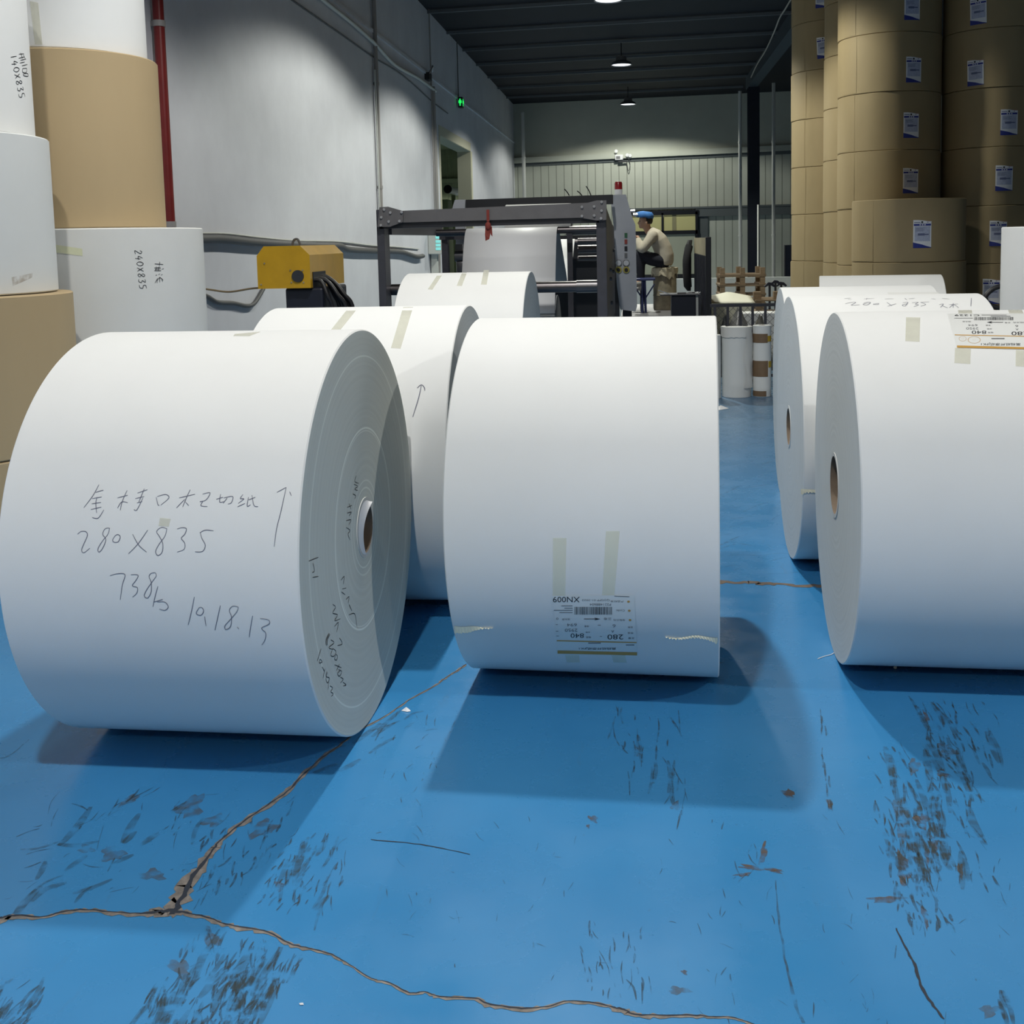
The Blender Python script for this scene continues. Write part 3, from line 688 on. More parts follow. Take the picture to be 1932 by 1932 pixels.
L = written('140X835', (75, 400), (10, 47), (42, -8)) + [[(140,395),(175,392)],[(150,385),(165,425)],[(138,425),(180,415)],[(170,398),(185,430)],[(150,440),(190,430)],[(145,460),(180,452)],[(160,480),(200,470)],[(165,500),(195,500),(190,530),(165,525),(165,500)],[(170,540),(200,535),(205,555),(175,552),(170,540)]]
m = MB(); strokes(m, SS.side, L, (0, 0), 3.864, 0.0036, Mi); m.build('handwriting', M_marker, s1[3])
SS = StandRoll(S1[0] - 0.085, S1[1], 0.585); Mi = inv(s1[2])
m = MB(); patch(m, SS.side, [(22, 523), (63, 515), (60, 524), (24, 540)], Mi, 8, 2); m.build('brown_smudge', scuff_mat('brown_smudge', (0.46, 0.38, 0.30), 0.45), s1[2])
m = MB(); patch(m, StandRoll(S2[0] - 0.08, S2[1] - 0.08, 0.49).side, [(56, 2), (72, 5), (80, 84), (66, 84)], inv(s2[3]), 2, 6); m.build('tape_strip', M_tape, s2[3])
# pair of white rolls at the right edge
stand_roll('white roll at the foot of the pair by the right edge', 2.90, 7.15, 0.0, 0.80, 1.20, M_paper, M_edge)
stand_roll('white roll on top of the standing pair at the right edge', 2.90, 7.15, 0.803, 0.735, 1.20, M_paper, M_edge)

# ------------------------------------------------------------------ tall columns of kraft-wrapped rolls
def kraft_label(root, R, ang, zc, tilt=0.0):
    wd, ht = 0.195, 0.305
    m = MB()
    def P(u, v, off):
        x = (u - 0.5) * wd; z = (v - 0.5) * ht
        x, z = x * cos(tilt) - z * sin(tilt), x * sin(tilt) + z * cos(tilt)
        a = -pi / 2 + ang + x / R
        return Vector((cos(a) * (R + off), sin(a) * (R + off), zc + z))
    def rect(u0, v0, u1, v1, mi, off):
        m.mi = mi; m.grid([[P(u0 + (u1 - u0) * i / 4, v, off) for i in range(5)] for v in (v0, (v0 + v1) / 2, v1)])
    top = [1.0, 1.0, 0.985, 0.955, 0.945]
    m.mi = 0; m.grid([[P(i / 4, v if v < 1 else top[i], 0.0015) for i in range(5)] for v in (0, 0.5, 1.0)])
    rect(0.03, 0.79, 0.97, 0.86, 1, 0.0022)
    rect(0.08, 0.24, 0.93, 0.77, 2, 0.0022)
    m.mi = 1; m.grid([[P(i / 4, v0, 0.0022) for i in range(5)], [P(i / 4, v1, 0.0022) for i, v1 in enumerate((0.20, 0.17, 0.13, 0.085, 0.05))]] if False else [[P(u, 0.0, 0.0022) for u in (0, .25, .5, .75, 1)], [P(u, v, 0.0022) for u, v in ((0, .20), (.25, .16), (.5, .12), (.75, .06), (1, .02))]])
    rect(0.25, 0.44, 0.62, 0.52, 4, 0.0028); rect(0.62, 0.46, 0.85, 0.50, 4, 0.0028)
    for k in range(4): rect(0.12, 0.60 + k * 0.035, 0.55 + 0.08 * (k % 2), 0.612 + k * 0.035, 4, 0.0028)
    rect(0.05, 0.90, 0.38, 0.925, 4, 0.0028); rect(0.43, 0.885, 0.53, 0.95, 3, 0.0028); rect(0.75, 0.90, 0.82, 0.925, 4, 0.0028)
    rect(0.78, 0.95, 0.97, 0.962, 5, 0.0026)
    for k in range(3): rect(0.34 + 0.13 * k, 0.805, 0.41 + 0.13 * k, 0.845, 0, 0.0028)
    m.build('label_sheet', [M_stick, M_blueprint, M_bluelight, M_print, mat('print_slate', (0.15, 0.17, 0.30), 0.5), M_red], root, smooth=60)
def kraft_roll(label, cx, cy, z0, h, lab=None, ang=0.0, tilt=0.0, seed=0):
    rnd = random.Random(seed)
    r = thing('kraft_roll', label, 'kraft paper roll', (cx + rnd.uniform(-.007, .007), cy + rnd.uniform(-.007, .007), z0), 0, 'kraft-wrapped rolls in tall columns')
    R = 0.622 + rnd.uniform(-0.002, 0.002); seg = 96; rc = 0.08; b = 0.005
    m = MB(); ph = rnd.uniform(0, 6)
    def wav(i, k): return 0.0015 * sin(i * 2 * pi / seg * 3 + ph + k) + 0.001 * sin(i * 2 * pi / seg * 11 + ph)
    rows = []
    for k, (rad, z) in enumerate([(R - 0.05, 0.0), (R - b, 0.001), (R, b), (R, h * 0.35), (R, h * 0.7), (R, h - b), (R - b, h - 0.001), (R - 0.05, h)]):
        rows.append([Vector((cos(2 * pi * i / seg) * (rad + wav(i, k)), sin(2 * pi * i / seg) * (rad + wav(i, k)), z)) for i in range(seg)])
    R_ = m.grid(rows, True)
    m.face(R_[0][::-1]); m.face(R_[-1])
    m.build('wrapped_body', M_kraft, r, smooth=40)
    # overlapping wrapper flap: a second skin that covers part of the turn and ends in a vertical edge
    m = MB(); a0 = -pi / 2 - 0.88 + rnd.uniform(-0.04, 0.04); 
    m.grid([[Vector((cos(a0 - 1.4 * i / 20) * (R + 0.0025), sin(a0 - 1.4 * i / 20) * (R + 0.0025), z)) for i in range(21)] for z in (0.012, h - 0.012)])
    m.build('wrapper_flap', M_kraft, r, smooth=40)
    if lab is not None: kraft_label(r, R + 0.0035, ang, lab, tilt)
    return r
def kcol(cx, cy, zs, names, labs, seed):
    for i in range(len(zs) - 1):
        a = labs[i]
        kraft_roll(names[i], cx, cy, zs[i], zs[i + 1] - zs[i] - 0.003, None if a is None else a[0] * (zs[i + 1] - zs[i]), 0 if a is None else a[1], 0 if a is None else a[2], seed * 20 + i)
ZS = [0, 0.42, 1.12, 1.82, 2.52, 3.22, 3.92, 4.62]
def ordn(where):
    o = ['lowest kraft-wrapped roll', 'second kraft-wrapped roll from the floor', 'kraft-wrapped roll fifth down from the picture top', 'kraft-wrapped roll fourth down from the picture top', 'kraft-wrapped roll third down from the picture top', 'kraft-wrapped roll second down from the picture top', 'kraft-wrapped roll cut off by the picture top', 'kraft-wrapped roll above the picture top']
    return [x + ' in ' + where for x in o]
def ang(off, cx, cy): return math.asin(max(-1, min(1, off / 0.622))) - math.atan2(cx, cy)
K = (3.00, 17.3); kcol(*K, ZS + [5.32], ordn('the leftmost, farthest kraft column'), [None] * 6 + [(0.43, ang(-0.15, *K), 0.05), (0.46, ang(-0.17, *K), 0)], 1)
kcol(3.25, 15.86, ZS + [5.32], ordn('the narrow-looking second kraft column'), [None] * 8, 2)
K = (3.20, 14.5); kcol(*K, ZS, ordn('the broad middle kraft column'), [None, None, (0.43, ang(0.27, *K), 0), (0.46, ang(0.26, *K), 0), (0.41, ang(0.26, *K), 0), (0.35, ang(0.28, *K), 0), (0.40, ang(0.26, *K), 0)], 3)
K = (4.47, 14.42); kcol(*K, ZS, ordn('the kraft column at the right edge'), [None, (0.52, ang(0.0, *K), 0), (0.52, ang(0.07, *K), 0), (0.46, ang(0.12, *K), 0), (0.40, ang(0.16, *K), 0), (0.27, ang(-0.22, *K), 0.03), (0.29, ang(-0.21, *K), 0.03)], 4)
K = (3.125, 13.1); kcol(*K, [0, 0.49, 1.19, 1.89], ['lowest kraft-wrapped roll of the short front kraft pile', 'middle kraft-wrapped roll of the short front kraft pile', 'topmost kraft-wrapped roll of the short front kraft pile'], [None, None, (0.44, ang(0.15, *K), 0)], 5)

# ================================================================== LEFT WALL FITTINGS
def pipe(name, label, cat, x, y, z0, z1, r, mt, brackets=()):
    o = thing(name, label, cat, (x, y, z0))
    m = MB(); m.cyl((0, 0, 0), (0, 0, z1 - z0), r, seg=20); m.build('tube', mt, o, smooth=40)
    for z in brackets:
        m = MB(); m.cyl((0, 0, z - z0 - 0.025), (0, 0, z - z0 + 0.025), r + 0.008, seg=20); m.box((-r - 0.02, 0, z - z0), (0.06, 0.03, 0.04)); m.build('bracket', M_pipe, o)
    return o
pipe('red_pipe', 'dark red vertical pipe on the left wall behind the standing rolls', 'pipe', XL + 0.07, 9.2, 0, ZC, 0.046, M_redp, (1.72, 3.4))
g_y = onx(712, 200, XL + 0.05).y
o = pipe('wall_conduit', 'pair of thin grey vertical pipes down the left wall above the unwinding frame', 'pipe', XL + 0.05, g_y, 0, ZC, 0.034, M_pipe, (2.4, 4.0))
m = MB(); m.cyl((0.0, -0.09, 0), (0.0, -0.09, 4.2), 0.014, seg=12); m.build('thin_tube', M_pipew, o, smooth=40)
y2 = onx(820, 250, XL + 0.05).y
o = pipe('wall_conduit', 'grey conduit running down the left wall just before the doorway', 'pipe', XL + 0.05, y2, 0, 4.62, 0.035, M_pipe, (2.0, 3.6))
m = MB(); m.cyl((0.0, -0.22, 0), (0.0, -0.22, ZC), 0.015, seg=12); m.build('thin_tube', M_pipe, o, smooth=40)
m = MB(); m.cyl((0.0, 0.16, 0.2), (0.0, 0.16, 3.9), 0.02, seg=12); m.build('white_tube', M_pipew, o, smooth=40)
pts = [onx(x, y, XL + 0.06) for x, y in ((590, -20), (612, 2), (660, 40), (705, 80), (745, 122), (790, 148), (822, 172))]
m = MB(); m.tube(smooth_line(pts, 5), 0.030, 10); tag(m.build('sagging_pipe', M_pipew, smooth=60), 'pale sagging conduit pipe high on the left wall', 'pipe')
pts = [onx(x, y, XL + 0.02) for x, y in ((540, -8), (562, 8), (640, 62), (705, 108), (760, 142), (816, 192), (845, 214))]
m = MB(); m.tube(smooth_line(pts, 4), 0.011, 6); tag(m.build('thin_cable', M_cable, smooth=60), 'thin dark cable slanting under the sagging conduit pipe', 'cable')
p = onx(808, 145, XL + 0.05)
o = thing('wall_bracket', 'small black cable clamp where the conduit pipe meets the wall ledge', 'bracket', p)
m = MB(); m.box((0, 0, 0), (0.09, 0.3, 0.14), bevel=0.01); m.build('clamp_body', M_black, o)
m = MB(); m.tube([(0.03, -0.1, 0.05), (0.09, 0, 0.2), (0.05, 0.15, 0.12)], 0.02); m.build('hook', M_bolt, o, smooth=60)
# lower cable run along the wall
def walltube(name, label, px, r, mt, off=0.04, n=5):
    m = MB(); m.tube(smooth_line([onx(x, y, XL + off) for x, y in px], n), r, 8); return tag(m.build(name, mt, smooth=60), label, 'cable')
walltube('power_cable', 'thick dark cable bundle along the left wall behind the yellow machine head', ((340, 450), (380, 451), (420, 451), (480, 457), (545, 461), (600, 463), (640, 464), (660, 471), (715, 474), (735, 474), (760, 476), (785, 484), (798, 483)), 0.042, M_cable, 0.055)
walltube('power_cable', 'thin pale cable running just above the thick cable bundle on the left wall', ((340, 440), (380, 440), (430, 441), (490, 448), (560, 454), (640, 456), (700, 463), (750, 466), (790, 470)), 0.010, M_pipew, 0.02)
walltube('loose_wire', 'dark cables drooping on the left wall left of the yellow machine head', ((340, 545), (386, 557), (410, 570), (440, 572), (465, 577), (480, 572), (497, 545)), 0.022, M_cable, 0.03)
# electrical box with a lit cyan panel
p = onx(810, 455, XL)
o = thing('electrical_box', 'small grey electrical box with a cyan glow on the left wall', 'electrical box', (XL + 0.004, p.y, 1.30))
m = MB(); m.box((0.13, 0.1, 0.2), (0.26, 0.55, 0.42), bevel=0.012); m.build('housing', M_pipew, o)
M_cyan = mat('cyan_glow', (0.3, 0.8, 0.8), 0.4, emit=(0.25, 0.95, 0.9), es=1.3)
m = MB()
for z in (0.07, 0.14, 0.21, 0.29): m.span((0.155, -0.182, z), (0.25, -0.176, z + 0.05))
m.build('lit_slots', M_cyan, o)
m = MB(); m.span((0, -0.19, 0.415), (0.26, 0.2, 0.44)); m.build('lit_top', M_cyan, o)
m = MB(); m.span((0.02, 0.0, -1.3), (0.14, 0.14, 0.0)); m.build('pedestal', M_pipew, o)
# green exit lamp
p = onx(862, 194, XL)
o = thing('exit_sign', 'small black sign with a lit green symbol high on the left wall', 'sign', (XL, p.y, p.z))
m = MB(); m.box((0.09, 0, 0), (0.10, 0.20, 0.24), bevel=0.01); m.build('case', M_black, o)
m = MB(); m.box((0.09, -0.105, 0.0), (0.035, 0.008, 0.16)); m.box((0.09, -0.105, 0.01), (0.075, 0.008, 0.06)); m.box((0.146, 0, 0), (0.008, 0.06, 0.16)); m.box((0.146, 0, 0.01), (0.008, 0.13, 0.06))
m.build('lit_symbol', mat('green_glow', (0.05, 0.9, 0.2), 0.4, emit=(0.03, 1.0, 0.18), es=2.2), o)
m = MB(); m.cyl((0.04, 0, 0.14), (0.04, 0, ZC - p.z), 0.012, seg=8); m.build('drop_wire', M_cable, o)
# beyond the doorway
p = ony(845, 357, 30.0)
o = thing('fabric_roll', 'pale tube with a black end seen through the doorway', 'tube', p)
m = MB(); m.cyl((0, 0, 0), (0.45, 3.4, -0.15), 0.10, seg=24); m.build('tube', M_pipew, o, smooth=40)
m = MB(); m.cyl((0, -0.03, 0), (0.003, 0, 0), 0.115, seg=24); m.build('end_cap', M_black, o)
for k in (0.5, 2.8): m = MB(); m.span((0.13 * k - 0.05, k - 0.05, -p.z), (0.13 * k + 0.05, k + 0.05, -0.12 - 0.044 * k)); m.build('rack_leg', M_olive, o)
a = ony(826, 395, 28.6); b = ony(845, 376, 28.6)
o = thing('cabinet', 'lime coloured cabinet standing beyond the doorway', 'cabinet', (a.x - 0.2, 28.6, 0))
m = MB(); m.span((-0.2, 0, 0), (b.x - a.x + 0.2, 0.7, b.z), bevel=0.02); m.build('carcass', M_lime, o); m = MB(); m.span((-0.15, -0.012, 0.1), (b.x - a.x + 0.15, 0.0, b.z - 0.1)); m.build('door', M_lime, o)

# ================================================================== CEILING LAMPS
for i, (lx, ly) in enumerate(LAMPS):
    desc = ['round high-bay lamp overhead, in front of the rolls', 'round high-bay lamp overhead, above the rolls', 'round high-bay lamp at the top edge of the picture', 'larger looking round high-bay lamp hanging below the dark roof', 'smaller looking round high-bay lamp near the far wall', 'round high-bay lamp overhead in the bay to the right', 'round high-bay lamp overhead, past the unwinding frame', 'unseen fill lamp added in the room beyond the doorway', 'unseen fill lamp added behind the viewpoint', 'unseen fill lamp added behind and right of the viewpoint'][i]
    o = thing('high_bay_lamp', desc, 'lamp', (lx, ly, 4.3 if i == 7 else LAMP_Z), 0, 'round lamps along the hall')
    m = MB(); m.lathe([(0.10, 0.20), (0.12, 0.19), (0.13, 0.10), (0.22, 0.06), (0.25, 0.0), (0.24, -0.005), (0.21, 0.03)], 32, cap0=True); m.build('reflector', mat('lamp_metal', (0.25, 0.25, 0.26), 0.4, metal=0.5), o, smooth=40)
    m = MB(); m.lathe([(0.0001, 0.012), (0.22, 0.012)], 32); m.build('lens', mat('lamp_lens', (1, 1, 1), 0.4, emit=(0.93, 0.98, 1.0), es=9.0), o)
    m = MB(); m.cyl((0, 0, 0.20), (0, 0, (4.58 if i == 7 else ZC) - o.location.z), 0.012, seg=8); m.build('stem', M_black, o)
    ld = bpy.data.lights.new('lamp_light', 'SPOT'); ld.energy = LAMP_W * (1, 1, 1.15, 1.15, 0.8, 1.0, 1.2, 0.8, 0.38, 0.6)[i]; ld.color = (1.0, 0.992, 0.945) if i < 2 or i in (5, 8, 9) else (0.98, 1.0, 0.90)
    ld.spot_size = radians(141 if i != 4 else 154); ld.spot_blend = 0.22; ld.shadow_soft_size = 0.10
    lo = bpy.data.objects.new('lamp_light', ld); COL.objects.link(lo); lo.parent = o; lo.location = (0, 0, -0.02)


# ================================================================== YELLOW MACHINE HEAD by the left wall
YH = 8.6
a = ony(487, 545, YH); b = ony(583, 463, YH)
o = thing('cable_hoist', 'yellow machine head on a black column by the left wall, black cables spilling out', 'machine', ((a.x + b.x) / 2, YH, 0))
x0, x1 = a.x - o.location.x, b.x - o.location.x; z0, z1 = a.z, b.z; ch = 0.075
poly = [Vector((x0, 0, z0)), Vector((x1, 0, z0)), Vector((x1, 0, z1 - ch)), Vector((x1 - ch, 0, z1)), Vector((x0 + ch * 0.8, 0, z1)), Vector((x0, 0, z1 - ch))]
m = MB(); m.prism(poly, (0, 0, 0), (0, 1.02, 0)); m.build('yellow_housing', M_yellow, o)
m = MB(); c = ony(562, 521, YH - 0.004); cx = c.x - o.location.x
m.cyl((cx, -0.012, c.z), (cx, 0.0, c.z), 0.048, seg=28); m.build('round_cap', mat('dark_grey_plastic', (0.03, 0.032, 0.04), 0.5), o, smooth=40)
for px, py in ((548, 510), (571, 510), (550, 533), (573, 533), (499, 497), (493, 537)):
    c = ony(px, py, YH); m = MB(); m.cyl((c.x - o.location.x, -0.006, c.z), (c.x - o.location.x, 0, c.z), 0.007, seg=10); m.build('screw', M_board, o)
m = MB(); m.span((x1 - 0.01, 0.06, z0 - 0.002), (x1 + 0.006, 0.42, z0 + 0.125)); m.build('cable_slot', M_black, o)
m = MB(); m.span((x0 + 0.20, 0.06, 0.0), (x1 + 0.08, 0.8, z0), bevel=0.02); m.build('black_column', M_navy, o)
m = MB(); m.span((x0 + 0.0, 0.0, 0.0), (x1 + 0.2, 0.95, 0.05)); m.build('base_plate', M_navy, o)
for k in range(7):
    y = 0.09 + k * 0.045; sp = 0.02 + 0.02 * (k * 5 % 7)
    m = MB(); m.tube(smooth_line([(x1 - 0.02, y, z0 + 0.06 + 0.006 * k), (x1 + 0.05 + sp * 0.35, y, z0 + 0.05), (x1 + 0.10 + sp * 0.7, y - 0.02, z0 - 0.06), (x1 + 0.13 + sp, y, z0 - 0.22), (x1 + 0.12 + sp * 0.9, y, 0.4), (x1 + 0.08 + sp, y + 0.03, 0.06)], 5), 0.017, 8); m.build('cable', M_cableb, o, smooth=60)
m = MB(); m.tube(smooth_line([(x0 + 0.2, 0.3, z1), (x0 + 0.215, 0.3, z1 + 0.045), (x0 + 0.25, 0.3, z1 + 0.05), (x0 + 0.27, 0.3, z1)], 4), 0.010, 8); m.build('lifting_eye', M_cable, o, smooth=60)

m = MB(); m.tube(smooth_line([ony(x, y, YH + 0.1 + (487 - x) * 0.002) - Vector((o.location.x, YH, 0)) for x, y in ((330, 540), (385, 545), (420, 550), (440, 550), (470, 545), (492, 543))], 5), 0.008, 8); m.build('feed_wire', mat('brown_wire', (0.22, 0.16, 0.08), 0.6), o, smooth=60)

# ================================================================== UNWINDING FRAME AND CUTTING MACHINE
YM = 8.75
o = thing('paper_unwinding_machine', 'dark steel paper unwinding machine with bolted gusset frame and rollers', 'machine', (-1.2, YM, 0))
OX, OY = -1.2, YM
def L_(p): return Vector((p.x - OX, p.y - OY, p.z))
xl0, xl1 = ony(713, 500, YM).x - OX, ony(727, 500, YM).x - OX
xr0, xr1 = ony(1126, 500, YM).x - OX, ony(1145, 500, YM).x - OX
zl, zr = ony(735, 395, YM).z, ony(1140, 380, YM).z
m = MB(); m.span((xl0, 0, 0), (xl1, 0.19, zl), bevel=0.006); m.build('post', M_steel_dk, o)
m = MB(); m.span((xr0, 0, 0), (xr1, 0.19, zr), bevel=0.006); m.build('post', M_steel_dk, o)
# beam
q = [L_(ony(*p, YM - 0.02)) for p in ((716, 399.5), (1143, 381), (1143, 409.5), (716, 421))]
m = MB(); m.prism([q[3], q[2], q[1], q[0]], (0, 0, 0), (0, 0.17, 0)); m.build('cross_beam', M_steel_gr, o)
q = [L_(ony(*p, YM)) for p in ((716, 420), (1130, 409), (1130, 420), (716, 431.5))]
m = MB(); m.prism([q[3], q[2], q[1], q[0]], (0, 0, 0), (0, 0.14, 0)); m.build('beam_lower_flange', M_black, o)
def gusset(px, bolts):
    m = MB(); m.prism([L_(ony(x, y, YM - 0.045)) for x, y in px], (0, 0, 0), (0, 0.022, 0)); g = m.build('gusset_plate', M_steel_gr, o)
    for x, y in bolts:
        p = L_(ony(x, y, YM - 0.045)); m = MB(); m.cyl(p + Vector((0, -0.012, 0)), p, 0.011, seg=8); m.build('bolt', M_bolt, g)
gusset([(712, 428), (716, 391), (732, 390), (760, 398), (760, 419), (735, 428)], [(725, 395), (737, 401), (758, 400), (720, 410), (734, 418), (754, 417), (719, 425)])
gusset([(1096, 411), (1096, 386), (1126, 378), (1144, 378), (1144, 415), (1126, 416)], [(1098, 390.5), (1098, 407.5), (1121, 389.5), (1121, 406.5), (1135, 381), (1135, 397.5), (1134, 412)])
# right side plate running back
ze = ony(1163, 428, 11.9).z
m = MB(); m.prism([Vector((xr1 - 0.05, 0.19, 0)), Vector((xr1 - 0.05, 3.1, 0)), Vector((xr1 - 0.05, 3.1, ze)), Vector((xr1 - 0.05, 2.2, 1.66)), Vector((xr1 - 0.05, 0.19, zr - 0.05))], (0, 0, 0), (0.05, 0, 0)); m.build('side_plate', M_steel_dk, o)
for y, z in ((0.9, 1.25), (0.9, 1.17), (1.1, 0.95), (2.0, 1.2), (2.4, 1.4)):
    m = MB(); m.cyl((xr1, y, z), (xr1 + 0.02, y, z), 0.016, seg=12); m.build('bolt', M_steel_gr, o)
# rear posts and rails
for px, yy in ((833, 11.2), (877, 11.6)):
    p = L_(ony(px, 470, yy)); m = MB(); m.span((p.x, p.y, 0), (p.x + 0.065, p.y + 0.1, ony(px, 436, yy).z), bevel=0.005); m.build('post', M_steel_dk, o)
p = L_(ony(830, 440, 11.2)); q = L_(ony(893, 440, 11.6))
m = MB(); m.span((p.x, p.y - 0.05, ony(860, 452, 11.3).z), (q.x + 0.1, p.y + 0.5, ony(860, 433, 11.3).z)); m.build('rear_rail', M_steel_dk, o)
m = MB(); m.span((xl0, 0.19, zl - 0.20), (xl1 + 0.02, 2.6, zl - 0.09)); m.build('side_rail', M_steel_dk, o)
p = L_(ony(838, 441, 11.1)); m = MB(); m.cyl((p.x + 0.02, p.y, p.z), (p.x + 0.10, p.y, p.z), 0.028, seg=16); m.build('roller_pin', M_bolt, o, smooth=40)
p = L_(ony(866, 480, 11.4)); m = MB(); m.cyl(p + Vector((-0.04, 0, -0.02)), p + Vector((0.05, 0, -0.02)), 0.055, seg=16); m.box(p + Vector((0, 0.02, 0.06)), (0.08, 0.05, 0.09)); m.box(p + Vector((0.02, 0, -0.13)), (0.10, 0.06, 0.12), bevel=0.02); m.box(p + Vector((0.0, 0.05, -0.75)), (0.08, 0.06, 1.15)); m.build('air_regulator', mat('regulator_grey', (0.12, 0.12, 0.13), 0.35, metal=0.5), o, smooth=40)
# chuck shaft
zs = ony(1070, 541, YM + 0.2).z
m = MB(); m.cyl((xl1, 0.2, zs), (ony(1090, 541, YM + 0.2).x - OX, 0.2, zs), 0.046, seg=28); m.build('core_shaft', M_chrome, o, smooth=40)
m = MB(); m.cyl((ony(1088, 541, YM + 0.2).x - OX, 0.2, zs), (xr0 + 0.02, 0.2, zs), 0.052, seg=28); m.build('shaft_sleeve', mat('dull_steel', (0.12, 0.115, 0.12), 0.35, metal=0.9), o, smooth=40)
# guide rollers
xw0, xw1 = -1.80 - OX, xr1 - 0.05
for py, yy, r in ((434, 10.45, 0.045), (455, 11.0, 0.033), (470, 11.1, 0.042), (487, 11.2, 0.024)):
    z = ony(1110, py, yy).z; m = MB(); m.cyl((ony(1072 if py < 440 else 1094, py, yy).x - OX - 0.02, yy - OY, z), (xw1, yy - OY, z), r, seg=24); m.build('guide_roller', M_chrome, o, smooth=40)
p = ony(1040, 445, 13.5); m = MB(); m.span((p.x - OX, 13.5 - OY, 0), (xr1 + 0.02, 13.6 - OY, p.z)); m.build('back_panel', M_black, o)
# upper rear beam and its grey end block
m = MB(); q = [L_(ony(*p, 11.6)) for p in ((876, 377), (1156, 367), (1156, 384), (876, 394))]; m.prism([q[3], q[2], q[1], q[0]], (0, 0, 0), (0, 0.25, 0)); m.build('rear_beam', M_black, o)
m = MB(); q = [L_(ony(*p, 11.55)) for p in ((853, 394), (858, 377), (877, 376.5), (877, 395))]; m.prism(q, (0, 0, 0), (0, 0.3, 0)); m.build('beam_end_block', M_machgrey, o)
m = MB(); q = L_(ony(867, 400, 11.7)); m.span((q.x - 0.05, q.y, 0), (q.x + 0.05, q.y + 0.1, ony(867, 394, 11.7).z)); m.build('rear_post', M_machgrey, o)
for px in (960, 1074):
    p = L_(ony(px, 396, 10.42)); m = MB(); m.box((p.x, p.y, 0.9), (0.05, 0.06, 1.62)); m.build('cradle_arm', M_steel_dk, o)
for px, h in ((1074, 0.07), (1098, 0.05), (1115, 0.10)):
    p = L_(ony(px, 369, 11.7)); m = MB(); m.tube(smooth_line([p, p + Vector((-0.02, 0, h * 0.5)), p + Vector((-0.05, 0, h))], 3), 0.006, 6); m.build('wire_stub', M_cableb, o)
# grey control cabinet
YK = 12.05
cp = [(1153, 368), (1181, 367), (1193, 410), (1199, 424), (1202, 578), (1199, 588), (1170, 584), (1164, 540), (1158, 430), (1153, 385)]
m = MB(); m.prism([L_(ony(x, y, YK)) for x, y in cp], (0, 0, 0), (0, 0.7, 0)); cab = m.build('control_cabinet', M_machgrey, o)
p = L_(ony(1183, 588, YK)); m = MB(); m.span((p.x - 0.05, p.y + 0.1, 0), (p.x + 0.05, p.y + 0.5, p.z)); m.build('cabinet_foot', M_black, o)
def dot(px, py, r, mt, name, d=0.015):
    p = L_(ony(px, py, YK)); m = MB(); m.cyl(p + Vector((0, -d, 0)), p, r, seg=20); m.build(name, mt, cab, smooth=40)
M_face = mat('gauge_face', (0.62, 0.64, 0.68), 0.25)
for px in (1167, 1181.5): dot(px, 496, 0.036, mat('gauge_rim', (0.25, 0.25, 0.26), 0.3, metal=0.8), 'gauge', 0.02); dot(px, 496, 0.029, M_face, 'gauge_face', 0.022)
for px in (1167, 1181.5): dot(px, 509, 0.036, mat('knob_yellow', (0.42, 0.36, 0.08), 0.5), 'knob_ring', 0.02); dot(px, 509, 0.019, M_black, 'knob', 0.035)
for py, mt in ((444, mat('button_green', (0.03, 0.14, 0.06), 0.5)), (456, mat('button_red', (0.30, 0.05, 0.04), 0.5)), (469, M_black), (482, M_printg)):
    p = L_(ony(1181, py, YK)); m = MB(); m.box(p + Vector((0, -0.006, 0)), (0.030, 0.012, 0.050)); m.build('switch', mt, cab)
for px, py in ((1190, 398), (1195, 405)):
    p = L_(ony(px + 3, py, YK + 0.2)); m = MB(); m.cyl(p + Vector((-0.02, 0, 0)), p + Vector((0.03, 0, 0)), 0.018, seg=12); m.build('side_knob', M_bolt, cab)
p = L_(ony(1167, 367, YK + 0.2)); m = MB(); m.lathe([(0.043, 0), (0.043, 0.055)], 20, o=p, cap0=True, cap1=True); bc = m.build('beacon_base', M_white, o, smooth=40)
m = MB(); m.lathe([(0.043, 0.055), (0.043, 0.12), (0.036, 0.138), (0.0001, 0.142)], 20, o=p); m.build('beacon_dome', mat('red_beacon', (0.32, 0.015, 0.02), 0.25), bc, smooth=40)
# ribbon tied to the beam
p = ony(921, 418, YM - 0.04)
o = thing('red_ribbon', 'red cloth ribbon tied round the dark cross beam', 'ribbon', (p.x, YM - 0.04, p.z))
m = MB(); zt = ony(921, 396, YM).z - p.z; m.box((0, -0.004, zt / 2), (0.022, 0.006, zt)); m.build('loop', M_ribbon, o)
m = MB(); m.sphere((0, -0.012, -0.035), 0.03, (0.8, 0.6, 1.1)); m.build('knot', M_ribbon, o, smooth=60)
m = MB(); m.grid([[(-0.022, -0.012, -0.04), (0.012, -0.02, -0.04)], [(-0.026, -0.016, -0.1), (0.016, -0.012, -0.1)], [(-0.024, -0.012, -0.152), (0.008, -0.018, -0.138)]]); m.grid([[(0.0, -0.008, -0.03), (0.03, -0.004, -0.04)], [(0.018, -0.010, -0.10), (0.032, -0.004, -0.12)]]); m.build('tail', M_ribbon, o)
# paper rolls loaded in the machine
r_, s_, i_ = make_roll('white paper roll loaded in the machine behind the bare steel shaft', -1.135, 10.0, 0, 1.02)
p = ony(1016, 384, 10.45)
r_, s_, i_ = make_roll('small off-white paper roll lying on top of the unwinding machine', p.x, 10.45, 0, 0.28, W=0.62, core=0.09, wrap=M_paper_warm, seg=64)
r_.location.z = p.z - 0.285
